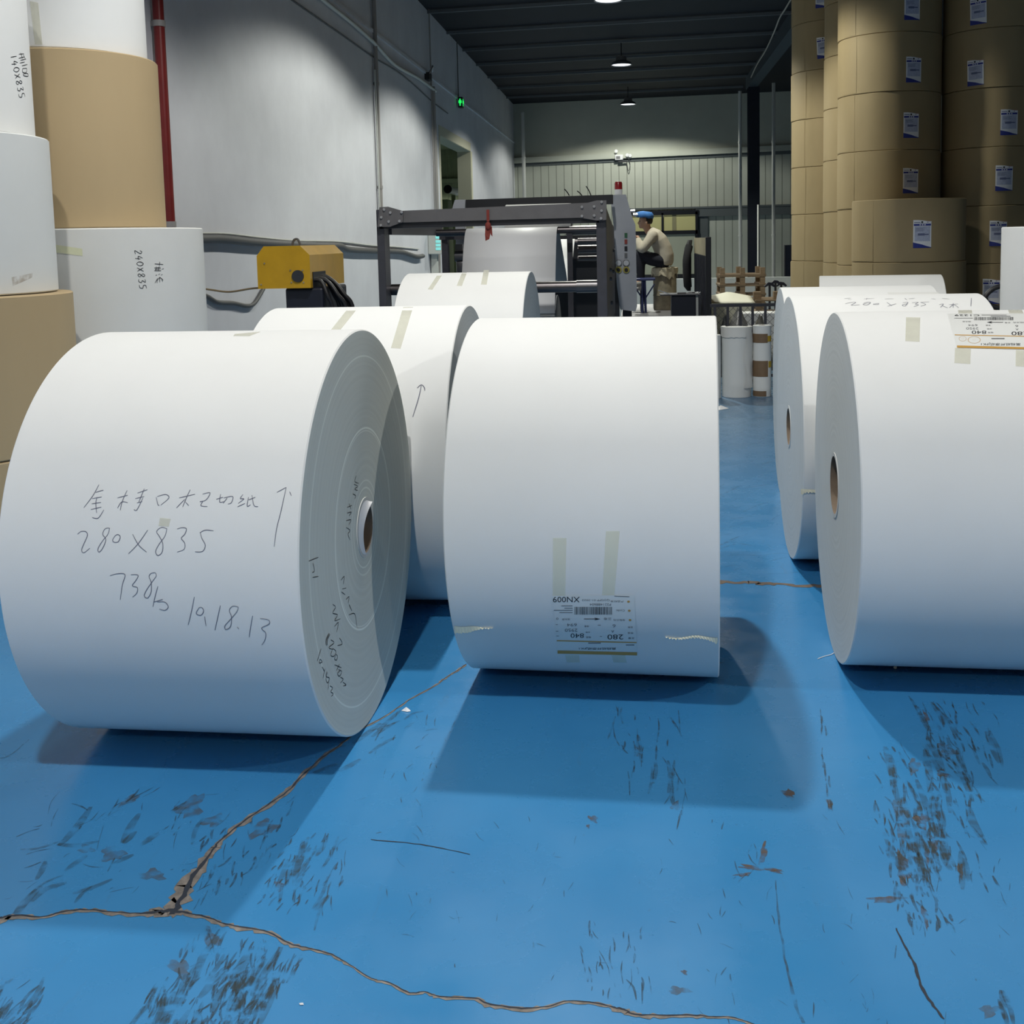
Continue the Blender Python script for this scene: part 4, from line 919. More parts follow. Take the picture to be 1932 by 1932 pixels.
# the web
path = [(9.60, 0.88), (9.74, 1.15), (9.92, 1.46), (10.05, 1.605), (10.2, 1.64), (10.35, 1.61), (10.6, 1.50), (11.2, 1.22), (11.62, 1.0), (11.72, 0.97), (11.85, 1.0), (12.3, 1.2), (12.9, 1.49), (13.0, 1.52), (13.1, 1.5)]
P_ = smooth_line([Vector((0, y, z)) for y, z in path], 4)
m = MB(); m.grid([[Vector((-1.555, p.y, p.z)), Vector((-1.135, p.y, p.z - 0.002)), Vector((-0.715, p.y, p.z))] for p in P_])
ob = m.build('paper_web', mat('web_paper', (0.88, 0.885, 0.90), 0.5), smooth=60); tag(ob, 'wide white paper web threaded up through the unwinding machine', 'paper web')
so = ob.modifiers.new('thick', 'SOLIDIFY'); so.thickness = 0.002
for yy, zz in ((10.2, 1.64 - 0.034), (11.72, 0.97 + 0.036), (13.0, 1.52 - 0.036)):
    m = MB(); m.cyl((-1.85 - OX, yy - OY, zz), (xr1 - 0.05, yy - OY, zz), 0.032, seg=24); rr = m.build('web_roller', M_chrome, bpy.data.objects['paper_unwinding_machine'], smooth=40)

# ================================================================== OPERATOR'S CORNER
YP = 15.0
zp = ony(1240, 585, YP).z
o = thing('operator_platform', 'raised tread-plate platform under the seated operator', 'platform', (0.35, 14.8, 0))
m = MB(); m.span((-0.55, -0.9, zp - 0.03), (0.25, 1.6, zp)); m.build('tread_top', M_tread, o)
for x, y in ((-0.5, -0.85), (0.2, -0.85), (-0.5, 1.5), (0.2, 1.5)): m = MB(); m.span((x, y, 0), (x + 0.05, y + 0.05, zp - 0.03)); m.build('leg', M_steel_dk, o)
# drum seat
a = ony(1233, 583, YP); b = ony(1277, 583, YP); dr = (b.x - a.x) / 2; zt = ony(1255, 506, YP).z - zp - 0.003
o = thing('drum', 'dirty drum with crumpled plastic over its top, used as a seat', 'drum', ((a.x + b.x) / 2, YP + 0.05, zp + 0.003))
m = MB(); m.lathe([(dr * 0.96, 0), (dr, 0.02), (dr, zt * 0.33), (dr * 1.03, zt * 0.35), (dr, zt * 0.37), (dr, zt * 0.97), (dr * 0.96, zt)], 32, cap0=True, cap1=True); m.build('drum_body', M_drum, o, smooth=40)
m = MB(); rnd = random.Random(4); rows = []
for j, (rad, z) in enumerate([(0.0001, zt + 0.012), (dr * 0.8, zt + 0.016), (dr * 1.08, zt + 0.006), (dr * 1.10, zt - 0.05), (dr * 1.08, zt - 0.10)]):
    rows.append([Vector((cos(2 * pi * i / 30) * (rad + rnd.uniform(-.01, .014) * (j > 1)), sin(2 * pi * i / 30) * (rad + rnd.uniform(-.01, .014) * (j > 1)), z + (rnd.uniform(-.06, .03) if j == 4 else rnd.uniform(-.006, .006)))) for i in range(30)])
m.grid(rows, True); m.build('plastic_cover', M_wrap, o)
# blue stool
o = thing('metal_stool', 'blue tubular metal stool beside the drum seat', 'stool', (ony(1215, 583, 14.55).x, 14.55, zp + 0.002))
zs_ = ony(1215, 527, 14.55).z - zp
m = MB(); m.box((0, 0, zs_), (0.30, 0.28, 0.03), bevel=0.008); m.build('seat', M_bluesteel, o)
for sx in (-0.02, 0.02):
    for sy in (-0.11, 0.11):
        m = MB(); m.bar((sx, sy, 0), (sx * 0.6, sy * 0.8, zs_), 0.026); m.build('leg', M_bluesteel, o)
for sx in (-1, 1): m = MB(); m.bar((sx * 0.015, -0.1, zs_ * 0.42), (sx * 0.14, -0.1, zs_ * 0.86), 0.018); m.build('brace', M_bluesteel, o)
# small dark table
o = thing('tool_cabinet', 'low dark metal cabinet with a tray of tools on top', 'cabinet', (ony(1290, 598, 12.6).x, 12.7, 0))
zt_ = ony(1290, 557, 12.6).z; hw = 0.135
m = MB(); m.span((-hw, -0.1, 0), (hw, 0.25, zt_), bevel=0.006); m.build('carcass', M_navy, o)
m = MB(); m.span((-hw - 0.13, -0.13, zt_), (hw + 0.05, 0.27, zt_ + 0.012)); m.build('tray', M_steel_dk, o)
m = MB(); m.span((hw + 0.005, -0.09, 0), (hw + 0.03, -0.06, zt_)); m.build('pale_leg', M_pipew, o)
m = MB(); m.bar((-hw - 0.15, -0.08, zt_ + 0.06), (-hw - 0.02, -0.08, zt_ + 0.015), 0.010); m.build('tray_handle', M_bolt, o)
bx = o.location.x
def tool(dx, dy, ln, a, lab):
    t = thing('hand_tool', lab, 'tool', (bx + dx, 12.7 + dy, zt_ + 0.0125), a)
    m = MB(); m.box((0, 0, 0.010), (ln, 0.02, 0.018), bevel=0.004); m.build('handle', M_steel_gr, t)
    m = MB(); m.cyl((ln / 2, 0, 0.010), (ln / 2 + 0.07, 0, 0.010), 0.005, seg=8); m.build('blade', M_bolt, t)
tool(-0.02, -0.06, 0.10, 0.2, 'left of the two small hand tools on the dark cabinet tray'); tool(0.10, 0.04, 0.08, -0.5, 'right of the two small hand tools on the dark cabinet tray')
# guard panel with jacket
YG = 12.15
gx0, gx1 = ony(1332, 500, YG).x, ony(1342, 500, YG).x
zg = ony(1337, 447, YG).z
o = thing('guard_panel', 'dark ribbed metal guard panel with a stained board at its top', 'guard panel', (gx0, YG, 0))
m = MB(); m.span((0, 0, 0), (gx1 - gx0, 0.08, zg), bevel=0.006); m.build('post', M_black, o)
m = MB(); m.span((0.005, 0.08, 0), (0.035, 2.5, zg * 0.865)); 
for k in range(9): m.span((-0.006, 0.2 + k * 0.26, 0), (0.006, 0.26 + k * 0.26, zg * 0.86))
m.build('ribbed_sheet', M_navy, o)
m = MB(); m.span((0.0, 0.08, zg * 0.865), (0.03, 2.45, zg * 0.995)); m.build('stained_board', M_board, o)
j = thing('jacket', 'black jacket hung over the far end of the dark guard panel', 'jacket', (gx0 - 0.095, YG + 2.35, 0.82))
m = MB(); rows = []
for z, w_, d_, ox in ((0.0, 0.05, 0.06, 0.02), (0.06, 0.16, 0.12, 0.0), (0.25, 0.22, 0.14, -0.005), (0.42, 0.20, 0.13, 0.0), (0.56, 0.14, 0.11, 0.01), (0.66, 0.05, 0.07, 0.04)):
    rows.append([Vector((ox + cos(t) * d_ * 0.40, sin(t) * w_ * (1 + 0.12 * sin(5 * t + z * 9)), z)) for t in [2 * pi * i / 24 for i in range(24)]])
R_ = m.grid(rows, True); m.face(R_[0]); m.face(R_[-1]); m.build('jacket_body', M_jacket, j, smooth=60)
m = MB(); m.tube(smooth_line([(0.02, -0.12, 0.58), (-0.02, -0.22, 0.40), (-0.01, -0.24, 0.15), (0.0, -0.22, 0.05)], 4), [0.05] * 12 + [0.03], 10); m.build('sleeve', M_jacket, j, smooth=60)

# ------------------------------------------------------------------ the seated operator
def remeshed(name, mb, mt, parent, vox=0.012, it=6):
    """fuse overlapping shapes into one continuous smooth surface"""
    ob = mb.build(name, mt); ob.parent = parent
    r = ob.modifiers.new('remesh', 'REMESH'); r.mode = 'VOXEL'; r.voxel_size = vox; r.use_smooth_shade = True
    sm = ob.modifiers.new('smooth', 'SMOOTH'); sm.factor = 0.5; sm.iterations = it
    dg = bpy.context.evaluated_depsgraph_get(); nm = bpy.data.meshes.new_from_object(ob.evaluated_get(dg))
    old = ob.data; ob.modifiers.clear(); ob.data = nm; nm.name = name; bpy.data.meshes.remove(old); nm.materials.clear(); nm.materials.append(mt); nm.shade_smooth()
    return ob
def limb(mb, pts, rad):
    P = smooth_line(pts, 4); n = len(P); rr = []
    for i in range(n):
        f = i / (n - 1) * (len(rad) - 1); k = min(int(f), len(rad) - 2); rr.append(rad[k] + (rad[k + 1] - rad[k]) * (f - k))
    mb.tube(P, rr, 14); mb.sphere(P[0], rr[0], seg=14, rings=10); mb.sphere(P[-1], rr[-1], seg=14, rings=10)
def trunk(mb, secs):
    """secs: (centre, half depth, half width); ellipse sections across the spine"""
    C_ = [q[0] for q in secs]; rows = []
    for i, (c, dd, ww) in enumerate(secs):
        t = (C_[min(i + 1, len(secs) - 1)] - C_[max(i - 1, 0)]).normalized(); f = Vector((0, 1, 0)).cross(t).normalized()
        rows.append([c + f * (cos(a) * dd) + Vector((0, 1, 0)) * (sin(a) * ww * (1.0 if abs(sin(a)) < .99 else 1)) for a in [2 * pi * k / 28 for k in range(28)]])
    R_ = mb.grid(rows, True); mb.face(R_[0]); mb.face(R_[-1])
pr = ony(1247, 500, YP)
man = thing('person', 'person in blue cap, beige sweater and dark trousers, seated leaning forward at the machine', 'person', (pr.x, YP + 0.05, zp))
def B(px, py, dy=0.0): p = ony(px, py, YP + 0.05 + dy); return Vector((p.x - pr.x, dy, p.z - zp))
def arm(mb, s, k):
    limb(mb, [B(1231, 445, s * 0.165), B(1221, 459, s * 0.20), B(1211.5, 470, s * 0.205), B(1207, 461, s * 0.17), B(1204, 452.5, s * 0.13)], [0.062 + k, 0.052 + k, 0.047 + k, 0.040 + k, 0.030 + k * 0.7])
def leg(mb, s, k):
    ky = 480.5 if s < 0 else 478
    limb(mb, [B(1247, 492, s * 0.09), B(1227, 488, s * 0.125), B(1207.5, ky, s * 0.15)], [0.085 + k, 0.078 + k, 0.060 + k])
    limb(mb, [B(1207.5, ky, s * 0.15), B(1208, 502, s * 0.15), B(1209.5, 524, s * 0.15)], [0.060 + k, 0.055 + k, 0.038 + k])
hd = B(1217.5, 415.5)
m = MB()
trunk(m, [(B(1248, 498), 0.10, 0.15), (B(1250, 488), 0.105, 0.155), (B(1249, 474), 0.098, 0.14), (B(1243, 457), 0.102, 0.16), (B(1234, 445), 0.09, 0.16), (B(1227, 438), 0.06, 0.10)])
limb(m, [B(1228, 440), B(1222, 433), B(1219, 425)], [0.062, 0.052, 0.052])
m.sphere(hd, 0.085, (1.0, 0.88, 1.12), 24, 18)                                   # skull
m.sphere(B(1212.5, 422.5), 0.055, (0.85, 0.95, 1.1), 18, 12)                     # jaw and cheeks
m.sphere(B(1208.6, 428.5), 0.022, (1, 1.1, 0.9), 12, 8)                          # chin
limb(m, [B(1207.5, 416.0), B(1204.6, 421.0)], [0.011, 0.016])                    # nose
m.box(B(1206.6, 425.4), (0.022, 0.04, 0.018))                                    # lips
m.box(B(1208.0, 413.5), (0.03, 0.10, 0.018))                                     # brow
for s_ in (-1, 1):
    m.sphere(B(1219.5, 420, s_ * 0.078), 0.026, (0.75, 0.4, 1.15), 12, 8)        # ears
    arm(m, s_, 0.0); leg(m, s_, -0.012)
    limb(m, [B(1209.5, 528, s_ * 0.15), B(1203, 535, s_ * 0.152)], [0.036, 0.032])
    h = B(1203.2, 449, s_ * 0.115)
    limb(m, [B(1204, 453, s_ * 0.128), h], [0.030, 0.032]); m.sphere(h, 0.036, (0.75, 1.05, 1.0), 14, 10)
remeshed('body', m, M_skin, man, 0.009, 4)
for s_, n in ((-1, 'l'), (1, 'r')):
    h = B(1203.2, 449, s_ * 0.115)
    for k in range(4):
        y = (k - 1.5) * 0.019; L = (0.92, 1.06, 1.0, 0.78)[k]
        m = MB(); limb(m, [h + Vector((-0.012, y, 0.012)), h + Vector((-0.030, y, 0.032 * L)), h + Vector((-0.052 * L, y, 0.040)), h + Vector((-0.068 * L, y, 0.028))], [0.0095, 0.009, 0.008, 0.007]); remeshed('finger', m, M_skin, man, 0.004, 2)
    m = MB(); limb(m, [h + Vector((-0.004, -s_ * 0.022, -0.008)), h + Vector((-0.028, -s_ * 0.044, 0.004)), h + Vector((-0.050, -s_ * 0.044, 0.020))], [0.012, 0.010, 0.008]); remeshed('thumb', m, M_skin, man, 0.004, 2)
m = MB()
trunk(m, [(B(1253, 499.5), 0.100, 0.165), (B(1254, 494), 0.122, 0.18), (B(1253.5, 482), 0.128, 0.18), (B(1250, 468), 0.122, 0.178), (B(1243, 454), 0.118, 0.188), (B(1235, 444), 0.102, 0.182), (B(1228, 437.5), 0.074, 0.115), (B(1224.5, 434.5), 0.062, 0.075)])
for s_ in (-1, 1): arm(m, s_, 0.014)
remeshed('sweater', m, M_sweater, man, 0.011, 6)
m = MB()
trunk(m, [(B(1246, 503.5), 0.085, 0.16), (B(1247.5, 498), 0.115, 0.172), (B(1249, 488), 0.113, 0.168), (B(1250, 480), 0.105, 0.155)])
for s_ in (-1, 1): leg(m, s_, 0.012)
remeshed('trousers', m, M_trouser, man, 0.011, 4)
for s_ in (-1, 1):
    m = MB(); limb(m, [B(1211.5, 533, s_ * 0.15), B(1205, 535.5, s_ * 0.153), B(1199, 538, s_ * 0.156)], [0.042, 0.042, 0.032]); m.box(B(1205, 540.3, s_ * 0.153), (0.12, 0.06, 0.014)); remeshed('shoe', m, M_shoe, man, 0.008, 3)
m = MB(); c = B(1219.2, 414.5); m.sphere(c, 0.090, (1.0, 0.93, 1.10), 28, 20); hb = [v for v in m.bm.verts if v.co.x < c.x - 0.012 and v.co.z < c.z + 0.03 or v.co.z < c.z - 0.062]; bmesh.ops.delete(m.bm, geom=hb, context='VERTS'); m.build('hair', M_hair, man, smooth=60)
m = MB(); c = B(1217, 405.5); rows = []
for f_, z in ((1.02, -0.038), (1.10, -0.018), (1.08, 0.014), (0.86, 0.038), (0.42, 0.048), (0.001, 0.05)):
    rows.append([c + Vector((cos(t) * 0.106 * f_ - 0.012 * (cos(t) < 0), sin(t) * 0.098 * f_, z + 0.006 * sin(7 * t) * (f_ > .9) - 0.014 * cos(t) * (1 if z < 0.03 else 0.3))) for t in [2 * pi * i / 36 for i in range(36)]])
m.grid(rows, True); m.build('cap', M_cap, man, smooth=70)
for s_ in (-1, 1):
    m = MB(); m.sphere(B(1207.6, 417.2, s_ * 0.034), 0.011, (1, 1, 0.75), 10, 6); m.build('eye', M_hair, man, smooth=60)
# foot rest so that the shoes stand on something
o = thing('foot_rest', 'dark step under the operator\'s shoes at the machine side', 'step', (B(1204, 540).x + pr.x, YP + 0.05, zp))
zf = B(1205, 540.3).z - 0.016
m = MB(); m.box((0, 0, zf - 0.015), (0.20, 0.5, 0.03)); m.build('tread', M_tread, o); m = MB(); m.box((0.04, -0.2, (zf - 0.03) / 2 + 0.001), (0.03, 0.03, zf - 0.03)); m.box((0.04, 0.2, (zf - 0.03) / 2 + 0.001), (0.03, 0.03, zf - 0.03)); m.build('leg', M_steel_dk, o)

# ================================================================== BACK CORNER: pallets, sheets, fence, bags, small rolls
def pallet(label, cx, cy, z, w_, d_, h=0.14, up=False, group='wooden pallets'):
    o = thing('wooden_pallet', label, 'pallet', (cx, cy, z), 0, group)
    bh = h - 0.036
    zd = 0.0 if up else h - 0.018
    for k in range(5):
        m = MB(); m.box((0, -d_ / 2 + 0.05 + k * (d_ - 0.1) / 4, zd + 0.009), (w_, 0.09, 0.018)); m.build('deck_board', M_wood, o)
    for ix in (-1, 0, 1):
        for iy in (-1, 1):
            m = MB(); m.box((ix * (w_ / 2 - 0.05), iy * (d_ / 2 - 0.06), (0.018 if up else 0.0) + bh / 2 + (0 if up else 0.018)), (0.075, 0.09, bh)); m.build('block', M_wood, o)
    if not up:
        for ix in (-1, 0, 1): m = MB(); m.box((ix * (w_ / 2 - 0.05), 0, 0.009), (0.10, d_, 0.018)); m.build('runner', M_wood, o)
    return o
ax = ony(1354, 530, 18.0).x; bx_ = ony(1440, 530, 18.0).x; zt = ony(1395, 520, 17.6).z; n = 6; ph = zt / n
for k in range(n):
    pallet(['lowest', 'second', 'third', 'fourth', 'fifth', 'sixth'][k] + ' wooden pallet from the floor in the far pallet stack', (ax + bx_) / 2, 18.0, k * ph, bx_ - ax, 0.8, ph - 0.002)
pallet('upturned wooden pallet with blocks sticking up, topmost of the far pallet stack', (ax + bx_) / 2, 18.0, n * ph, bx_ - ax, 0.8, 0.14, True)
ax = ony(1421, 570, 14.8).x; zt = ony(1440, 566, 14.5).z; ph = zt / 4
for k in range(4): pallet(['lowest', 'second', 'third', 'topmost'][k] + ' wooden pallet of the nearer low stack by the wire fence', ax + 0.45, 14.9, k * ph, 0.9, 0.7, ph - 0.002)
for k, (px, py) in enumerate(((1430, 551), (1468, 551))):
    p = ony(px, 566, 14.6); o = thing('wood_block', ['left', 'right'][k] + ' wooden block standing on the nearer low pallet stack', 'wood block', (p.x, 14.7, zt))
    m = MB(); m.box((0, 0, 0.05), (0.10, 0.12, 0.10), bevel=0.004); m.build('block', M_wood, o)
# cream sheets
o = thing('paper_sheet_pile', 'pile of large cream paper sheets behind the wire fence', 'paper pile', (ony(1378, 580, 13.8).x, 14.0, 0))
zt = ony(1378, 572, 13.8).z
m = MB(); m.span((-0.27, -0.2, 0), (0.28, 0.3, zt)); m.build('stacked_sheets', M_cream, o)
m = MB(); g = []
for j in range(6):
    g.append([Vector((-0.30 + 0.6 * i / 10, -0.22 + 0.54 * j / 5, zt + 0.004 + 0.085 * max(0, 1 - abs(i / 10 - 0.45 - 0.08 * j / 5) * 1.5) * (j / 5) + 0.03 * (j / 5))) for i in range(11)])
m.grid(g); b_ = m.build('top_sheet', M_cream, o, smooth=30); so = b_.modifiers.new('t', 'SOLIDIFY'); so.thickness = 0.004
# wire fence
YF = 11.6
o = thing('wire_fence', 'low dark wire-mesh fence behind the small paper rolls', 'fence', (ony(1340, 600, YF).x, YF, 0))
xe = ony(1500, 575, YF).x - o.location.x; zr_ = ony(1400, 575, YF).z
m = MB(); m.span((0, -0.012, zr_ - 0.02), (xe, 0.012, zr_ + 0.012)); m.build('top_rail', M_steel_dk, o)
m = MB(); m.span((0, -0.012, 0.05), (xe, 0.012, 0.08)); m.build('bottom_rail', M_steel_dk, o)
for px in (1349, 1373, 1397, 1420, 1444, 1468, 1491):
    x_ = ony(px, 590, YF).x - o.location.x; m = MB(); m.span((x_ - 0.013, -0.013, 0), (x_ + 0.013, 0.013, zr_)); m.build('picket', M_steel_dk, o)
m = MB(); st = 0.075; k = -int(0.75 / st)
while k * st < xe:
    for sg in (1, -1):
        x0_ = k * st if sg > 0 else k * st + 0.70; x1_ = k * st + 0.70 if sg > 0 else k * st
        # clip to fence
        def cl(x0_, x1_):
            z0_, z1_ = 0.08, zr_ - 0.02; pts_ = []
            for xa in (max(0, min(x0_, x1_)), min(xe, max(x0_, x1_))):
                t = (xa - x0_) / (x1_ - x0_); pts_.append(Vector((xa, 0.016, z0_ + (z1_ - z0_) * t)))
            return pts_
        if max(x0_, x1_) > 0 and min(x0_, x1_) < xe:
            a_, b_ = cl(x0_, x1_)
            if (b_ - a_).length > 0.02: m.bar(a_, b_, 0.0035)
    k += 1
m.build('mesh_wire', M_cable, o)
def bag(label, px, py, yy, rx, rz_, mt, seed):
    p = ony(px, py, yy); o = thing('plastic_bag', label, 'bag', (p.x, yy, 0)); rnd = random.Random(seed); rows = []
    zt = p.z
    for j in range(9):
        t = j / 8; rad = rx * (0.95 + 0.25 * sin(pi * t)) * (1 - 0.88 * t ** 1.7)
        rows.append([Vector((cos(a) * rad * (1 + rnd.uniform(-.2, .2)) + rx * 0.25 * t, sin(a) * rad * 0.7 * (1 + rnd.uniform(-.2, .2)), zt * t + rnd.uniform(-.02, .02) * (0 < j))) for a in [2 * pi * i / 20 for i in range(20)]])
    R_ = m_ = MB(); R_ = m_.grid(rows, True); m_.face(R_[0]); m_.face(R_[-1]); m_.build('bag_body', mt, o, smooth=50)
M_bagd = mat('dark_bag', (0.07, 0.075, 0.075), 0.35, var=0.4, scale=12, bump=0.5)
bag('dark crumpled plastic bag at the left behind the wire fence', 1364, 596, 12.2, 0.095, 0.2, M_bagd, 1)
bag('grey crumpled plastic bag in the middle behind the wire fence', 1388, 582, 12.62, 0.17, 0.2, M_plastic, 2)
bag('brownish grey plastic bag at the right behind the wire fence', 1429, 595, 12.2, 0.135, 0.2, mat('brown_bag', (0.22, 0.21, 0.17), 0.35, var=0.4, scale=12, bump=0.5), 3)
bag('pale plastic bag nearest the right rolls behind the wire fence', 1468, 615, 12.6, 0.11, 0.2, mat('pale_bag', (0.5, 0.52, 0.52), 0.3, var=0.4, scale=12, bump=0.5), 4)
o = thing('paper_sheet_pile', 'white paper sheets lying behind the bags and wire fence', 'paper pile', (ony(1440, 600, 13.0).x, 13.1, 0))
m = MB(); m.span((-0.25, -0.15, 0), (0.35, 0.2, ony(1440, 590, 13.0).z), bevel=0.01); m.build('stacked_sheets', M_paper, o)
# small rolls
def small_roll(label, px0, px1, ptop, pbot, yy, bands=(), mt=M_paper_cool):
    a = ony(px0, pbot, yy); b = ony(px1, pbot, yy); R = (b.x - a.x) / 2; z1 = ony((px0 + px1) / 2, ptop, yy - R * 0.3).z
    o = thing('small_paper_roll', label, 'small paper roll', ((a.x + b.x) / 2, yy + R, 0), 0, 'small paper rolls by the wire fence')
    m = MB(); m.lathe([(0.03, 0.0), (R - 0.004, 0.0), (R, 0.004), (R, z1 * 0.5), (R * 1.005, z1 * 0.52), (R, z1 - 0.004), (R - 0.004, z1), (0.03, z1)], 40); m.build('paper_body', mt, o, smooth=30)
    m = MB(); m.lathe([(0.03, z1 - 0.2), (0.03, z1 + 0.001), (0.022, z1 + 0.001), (0.022, z1 - 0.2)], 20); m.build('core', M_card, o, smooth=30)
    for p0, p1, a0, a1, bm_, nm in bands:
        z_0, z_1 = ony((px0 + px1) / 2, p1, yy).z, ony((px0 + px1) / 2, p0, yy).z
        m = MB(); m.grid([[Vector((cos(t) * (R + 0.003), sin(t) * (R + 0.003), z)) for t in [radians(a0 + (a1 - a0) * i / 14) for i in range(15)]] for z in (z_0, z_1)]); m.build(nm, bm_, o, smooth=60)
    return o, R, z1
M_brownb = mat('brown_band', (0.20, 0.13, 0.075), 0.5, var=0.15, scale=20)
M_yellowb = mat('yellow_band', (0.50, 0.33, 0.03), 0.4)
yy = onz(1390, 750).y
small_roll('small white roll with two brown bands and yellow tape by the wire fence', 1422.5, 1457, 615, 748, yy, [(630, 647, 185, 300, M_brownb, 'brown_band'), (634, 645, 300, 340, M_yellowb, 'yellow_tape'), (681, 711, 185, 302, M_brownb, 'brown_band'), (682, 694, 306, 345, M_yellowb, 'yellow_tape'), (738, 748, 185, 290, M_brownb, 'brown_band')])
o, R, z1 = small_roll('thick small roll with loose crumpled wrapper left of the brown-banded one', 1364.5, 1420, 620, 751, yy - 0.05)
m = MB(); rnd = random.Random(9); rows = []
for j, z in enumerate((z1 + 0.008, z1 - 0.03, z1 - 0.08)):
    rows.append([Vector((cos(t) * (R + 0.006 + rnd.uniform(0, .006)), sin(t) * (R + 0.006 + rnd.uniform(0, .006)), z + (rnd.uniform(-.012, .0) if j == 2 else 0))) for t in [radians(150 + 250 * i / 26) for i in range(27)]])
rows.insert(0, [Vector((v.x * 0.75, v.y * 0.75, z1 + 0.012)) for v in rows[0]])
m.grid(rows); m.build('loose_wrapper', M_paper_warm, o, smooth=50)
m = MB(); rows = []
for j in range(9):
    z = z1 - 0.05 - j * (z1 - 0.14) / 8
    rows.append([Vector((cos(t) * (R + 0.008 + rnd.uniform(0, .010)), sin(t) * (R + 0.008 + rnd.uniform(0, .010)), z)) for t in [radians(298 + 8 * sin(j * 1.3) + (58 - 8 * sin(j * 1.3)) * i / 6) for i in range(7)]])
m.grid(rows); m.build('loose_wrapper', M_paper_warm, o, smooth=50)
small_roll('small white roll half hidden behind the centre paper roll', 1334, 1361.5, 633, 752, yy - 0.10)
# pallet truck behind the right rolls
o = thing('pallet_truck', 'black loop handle of a pallet truck behind the right rolls', 'pallet truck', (2.62, 8.0, 0))
p = [ony(x, y, 7.85) for x, y in ((1915, 548), (1905, 541), (1889, 540), (1874, 545), (1863, 554), (1859, 562), (1863, 572), (1880, 580), (1905, 582), (1918, 570), (1915, 548))]
m = MB(); m.tube(smooth_line([Vector((q.x - 2.62, q.y - 8.0, q.z)) for q in p], 5), 0.017, 10); m.build('handle', M_cableb, o, smooth=60)
m = MB(); m.tube([Vector((p[7].x - 2.62 + 0.04, -0.15, p[7].z)), (0.03, -0.05, 0.45), (0.02, 0.0, 0.2)], 0.018, 10); m.build('drawbar', M_cableb, o, smooth=60)
m = MB(); m.box((0.02, 0.05, 0.16), (0.3, 0.14, 0.2), bevel=0.02); m.build('pump_body', M_yellow, o)
for sx in (-0.16, 0.16): m = MB(); m.box((0.02 + sx, 0.6, 0.10), (0.14, 1.0, 0.05), bevel=0.01); m.build('fork', M_yellow, o)
for sx in (-0.09, 0.13): m = MB(); m.cyl((sx - 0.02, 0.05, 0.075), (sx + 0.02, 0.05, 0.075), 0.073, seg=20); m.build('wheel', M_black, o, smooth=40)
for sx in (-0.16, 0.16): m = MB(); m.cyl((0.02 + sx - 0.03, 0.95, 0.042), (0.02 + sx + 0.03, 0.95, 0.042), 0.04, seg=16); m.build('load_wheel', M_black, o, smooth=40)
# far wall fittings
def wallpipe(px, yy, label, z1=5.7, r=0.05):
    p = ony(px, 300, yy); o = thing('down_pipe', label, 'pipe', (p.x, yy, 0))
    m = MB(); m.cyl((0, 0, 0), (0, 0, z1), r, seg=20); m.build('tube', M_pipew, o, smooth=40)
    for z in (1.5, 4.2): m = MB(); m.cyl((0, 0, z), (0, 0, z + 0.05), r + 0.012, seg=20); m.build('collar', M_pipew, o, smooth=40)
wallpipe(988, 36.6, 'pale vertical pipe at the left end of the far wall', r=0.06)
wallpipe(1396.5, 33.0, 'pale vertical pipe on the far wall left of the dark steel column'); wallpipe(1459.5, 33.0, 'pale vertical pipe on the far wall right of the dark steel column', 5.9)
p = ony(1430, 505, 20.0); q = ony(1430, 386, 20.0)
tag(MB().cyl((p.x, 20.0, 0.0), (p.x + 0.01, 20.05, q.z), 0.017, seg=10).build('white_pole', M_pipew, smooth=40), 'thin white pole standing upright in front of the dark column', 'pole')
yl = yb(-0.6) - 0.16
p = ony(1168, 297, yl)
o = thing('emergency_light', 'small white emergency light unit with lamp heads on the far wall girt', 'emergency light', (p.x, yl, p.z))
m = MB(); m.box((0, -0.05, 0), (0.26, 0.10, 0.17), bevel=0.01); m.build('housing', M_white, o)
m = MB(); m.box((-0.03, -0.105, -0.01), (0.13, 0.012, 0.09)); m.build('front_panel', M_printg, o)
for dx, dz in ((-0.09, 0.2), (0.27, 0.06), (0.36, 0.04)): m = MB(); m.cyl((dx, -0.12, dz), (dx, -0.02, dz), 0.055, 0.035, seg=16); m.box((dx, -0.02, dz - 0.05), (0.03, 0.03, 0.09)); m.build('lamp_head', M_white, o, smooth=40)
m = MB(); m.box((0.12, -0.03, -0.14), (0.30, 0.05, 0.05)); m.box((0.33, -0.0, 0.0), (0.2, 0.03, 0.03)); m.build('bracket', M_black, o)
m = MB(); m.tube(smooth_line([(0.30, -0.03, 0.0), (0.36, -0.03, -0.25), (0.30, -0.03, -0.45), (0.25, -0.03, -0.2), (0.2, -0.03, -0.1)], 5), 0.010, 6); m.build('wire_loop', M_cable, o, smooth=60)
pts = [ony(x, y, yy) for x, y, yy in ((1494, -4, 19.5), (1481, 18, 20.5), (1471, 34, 21.5), (1460, 62, 23), (1444, 96, 26), (1428, 122, 28), (1417, 146, 31))]
m = MB(); m.tube(smooth_line(pts, 4), 0.016, 6); tag(m.build('hanging_cable', mat('tan_cable', (0.42, 0.38, 0.32), 0.6), smooth=60), 'pale cable looping down beside the roof girder at the upper right', 'cable')
p = ony(1489, 522, 31.0); o = thing('dark_board', 'dark framed board leaning by the far wall beside the kraft columns', 'board', (p.x, 31.0, 0))
m = MB(); a = ony(1480, 522, 31.0); b = ony(1500, 462, 31.0); m.span((a.x - p.x, 0, 0), (b.x - p.x + 0.2, 0.06, b.z)); m.build('panel', M_navy, o); m = MB(); m.bar((a.x - p.x, -0.01, 0), (a.x - p.x, -0.01, b.z), 0.03); m.build('frame_edge', M_steel_gr, o)
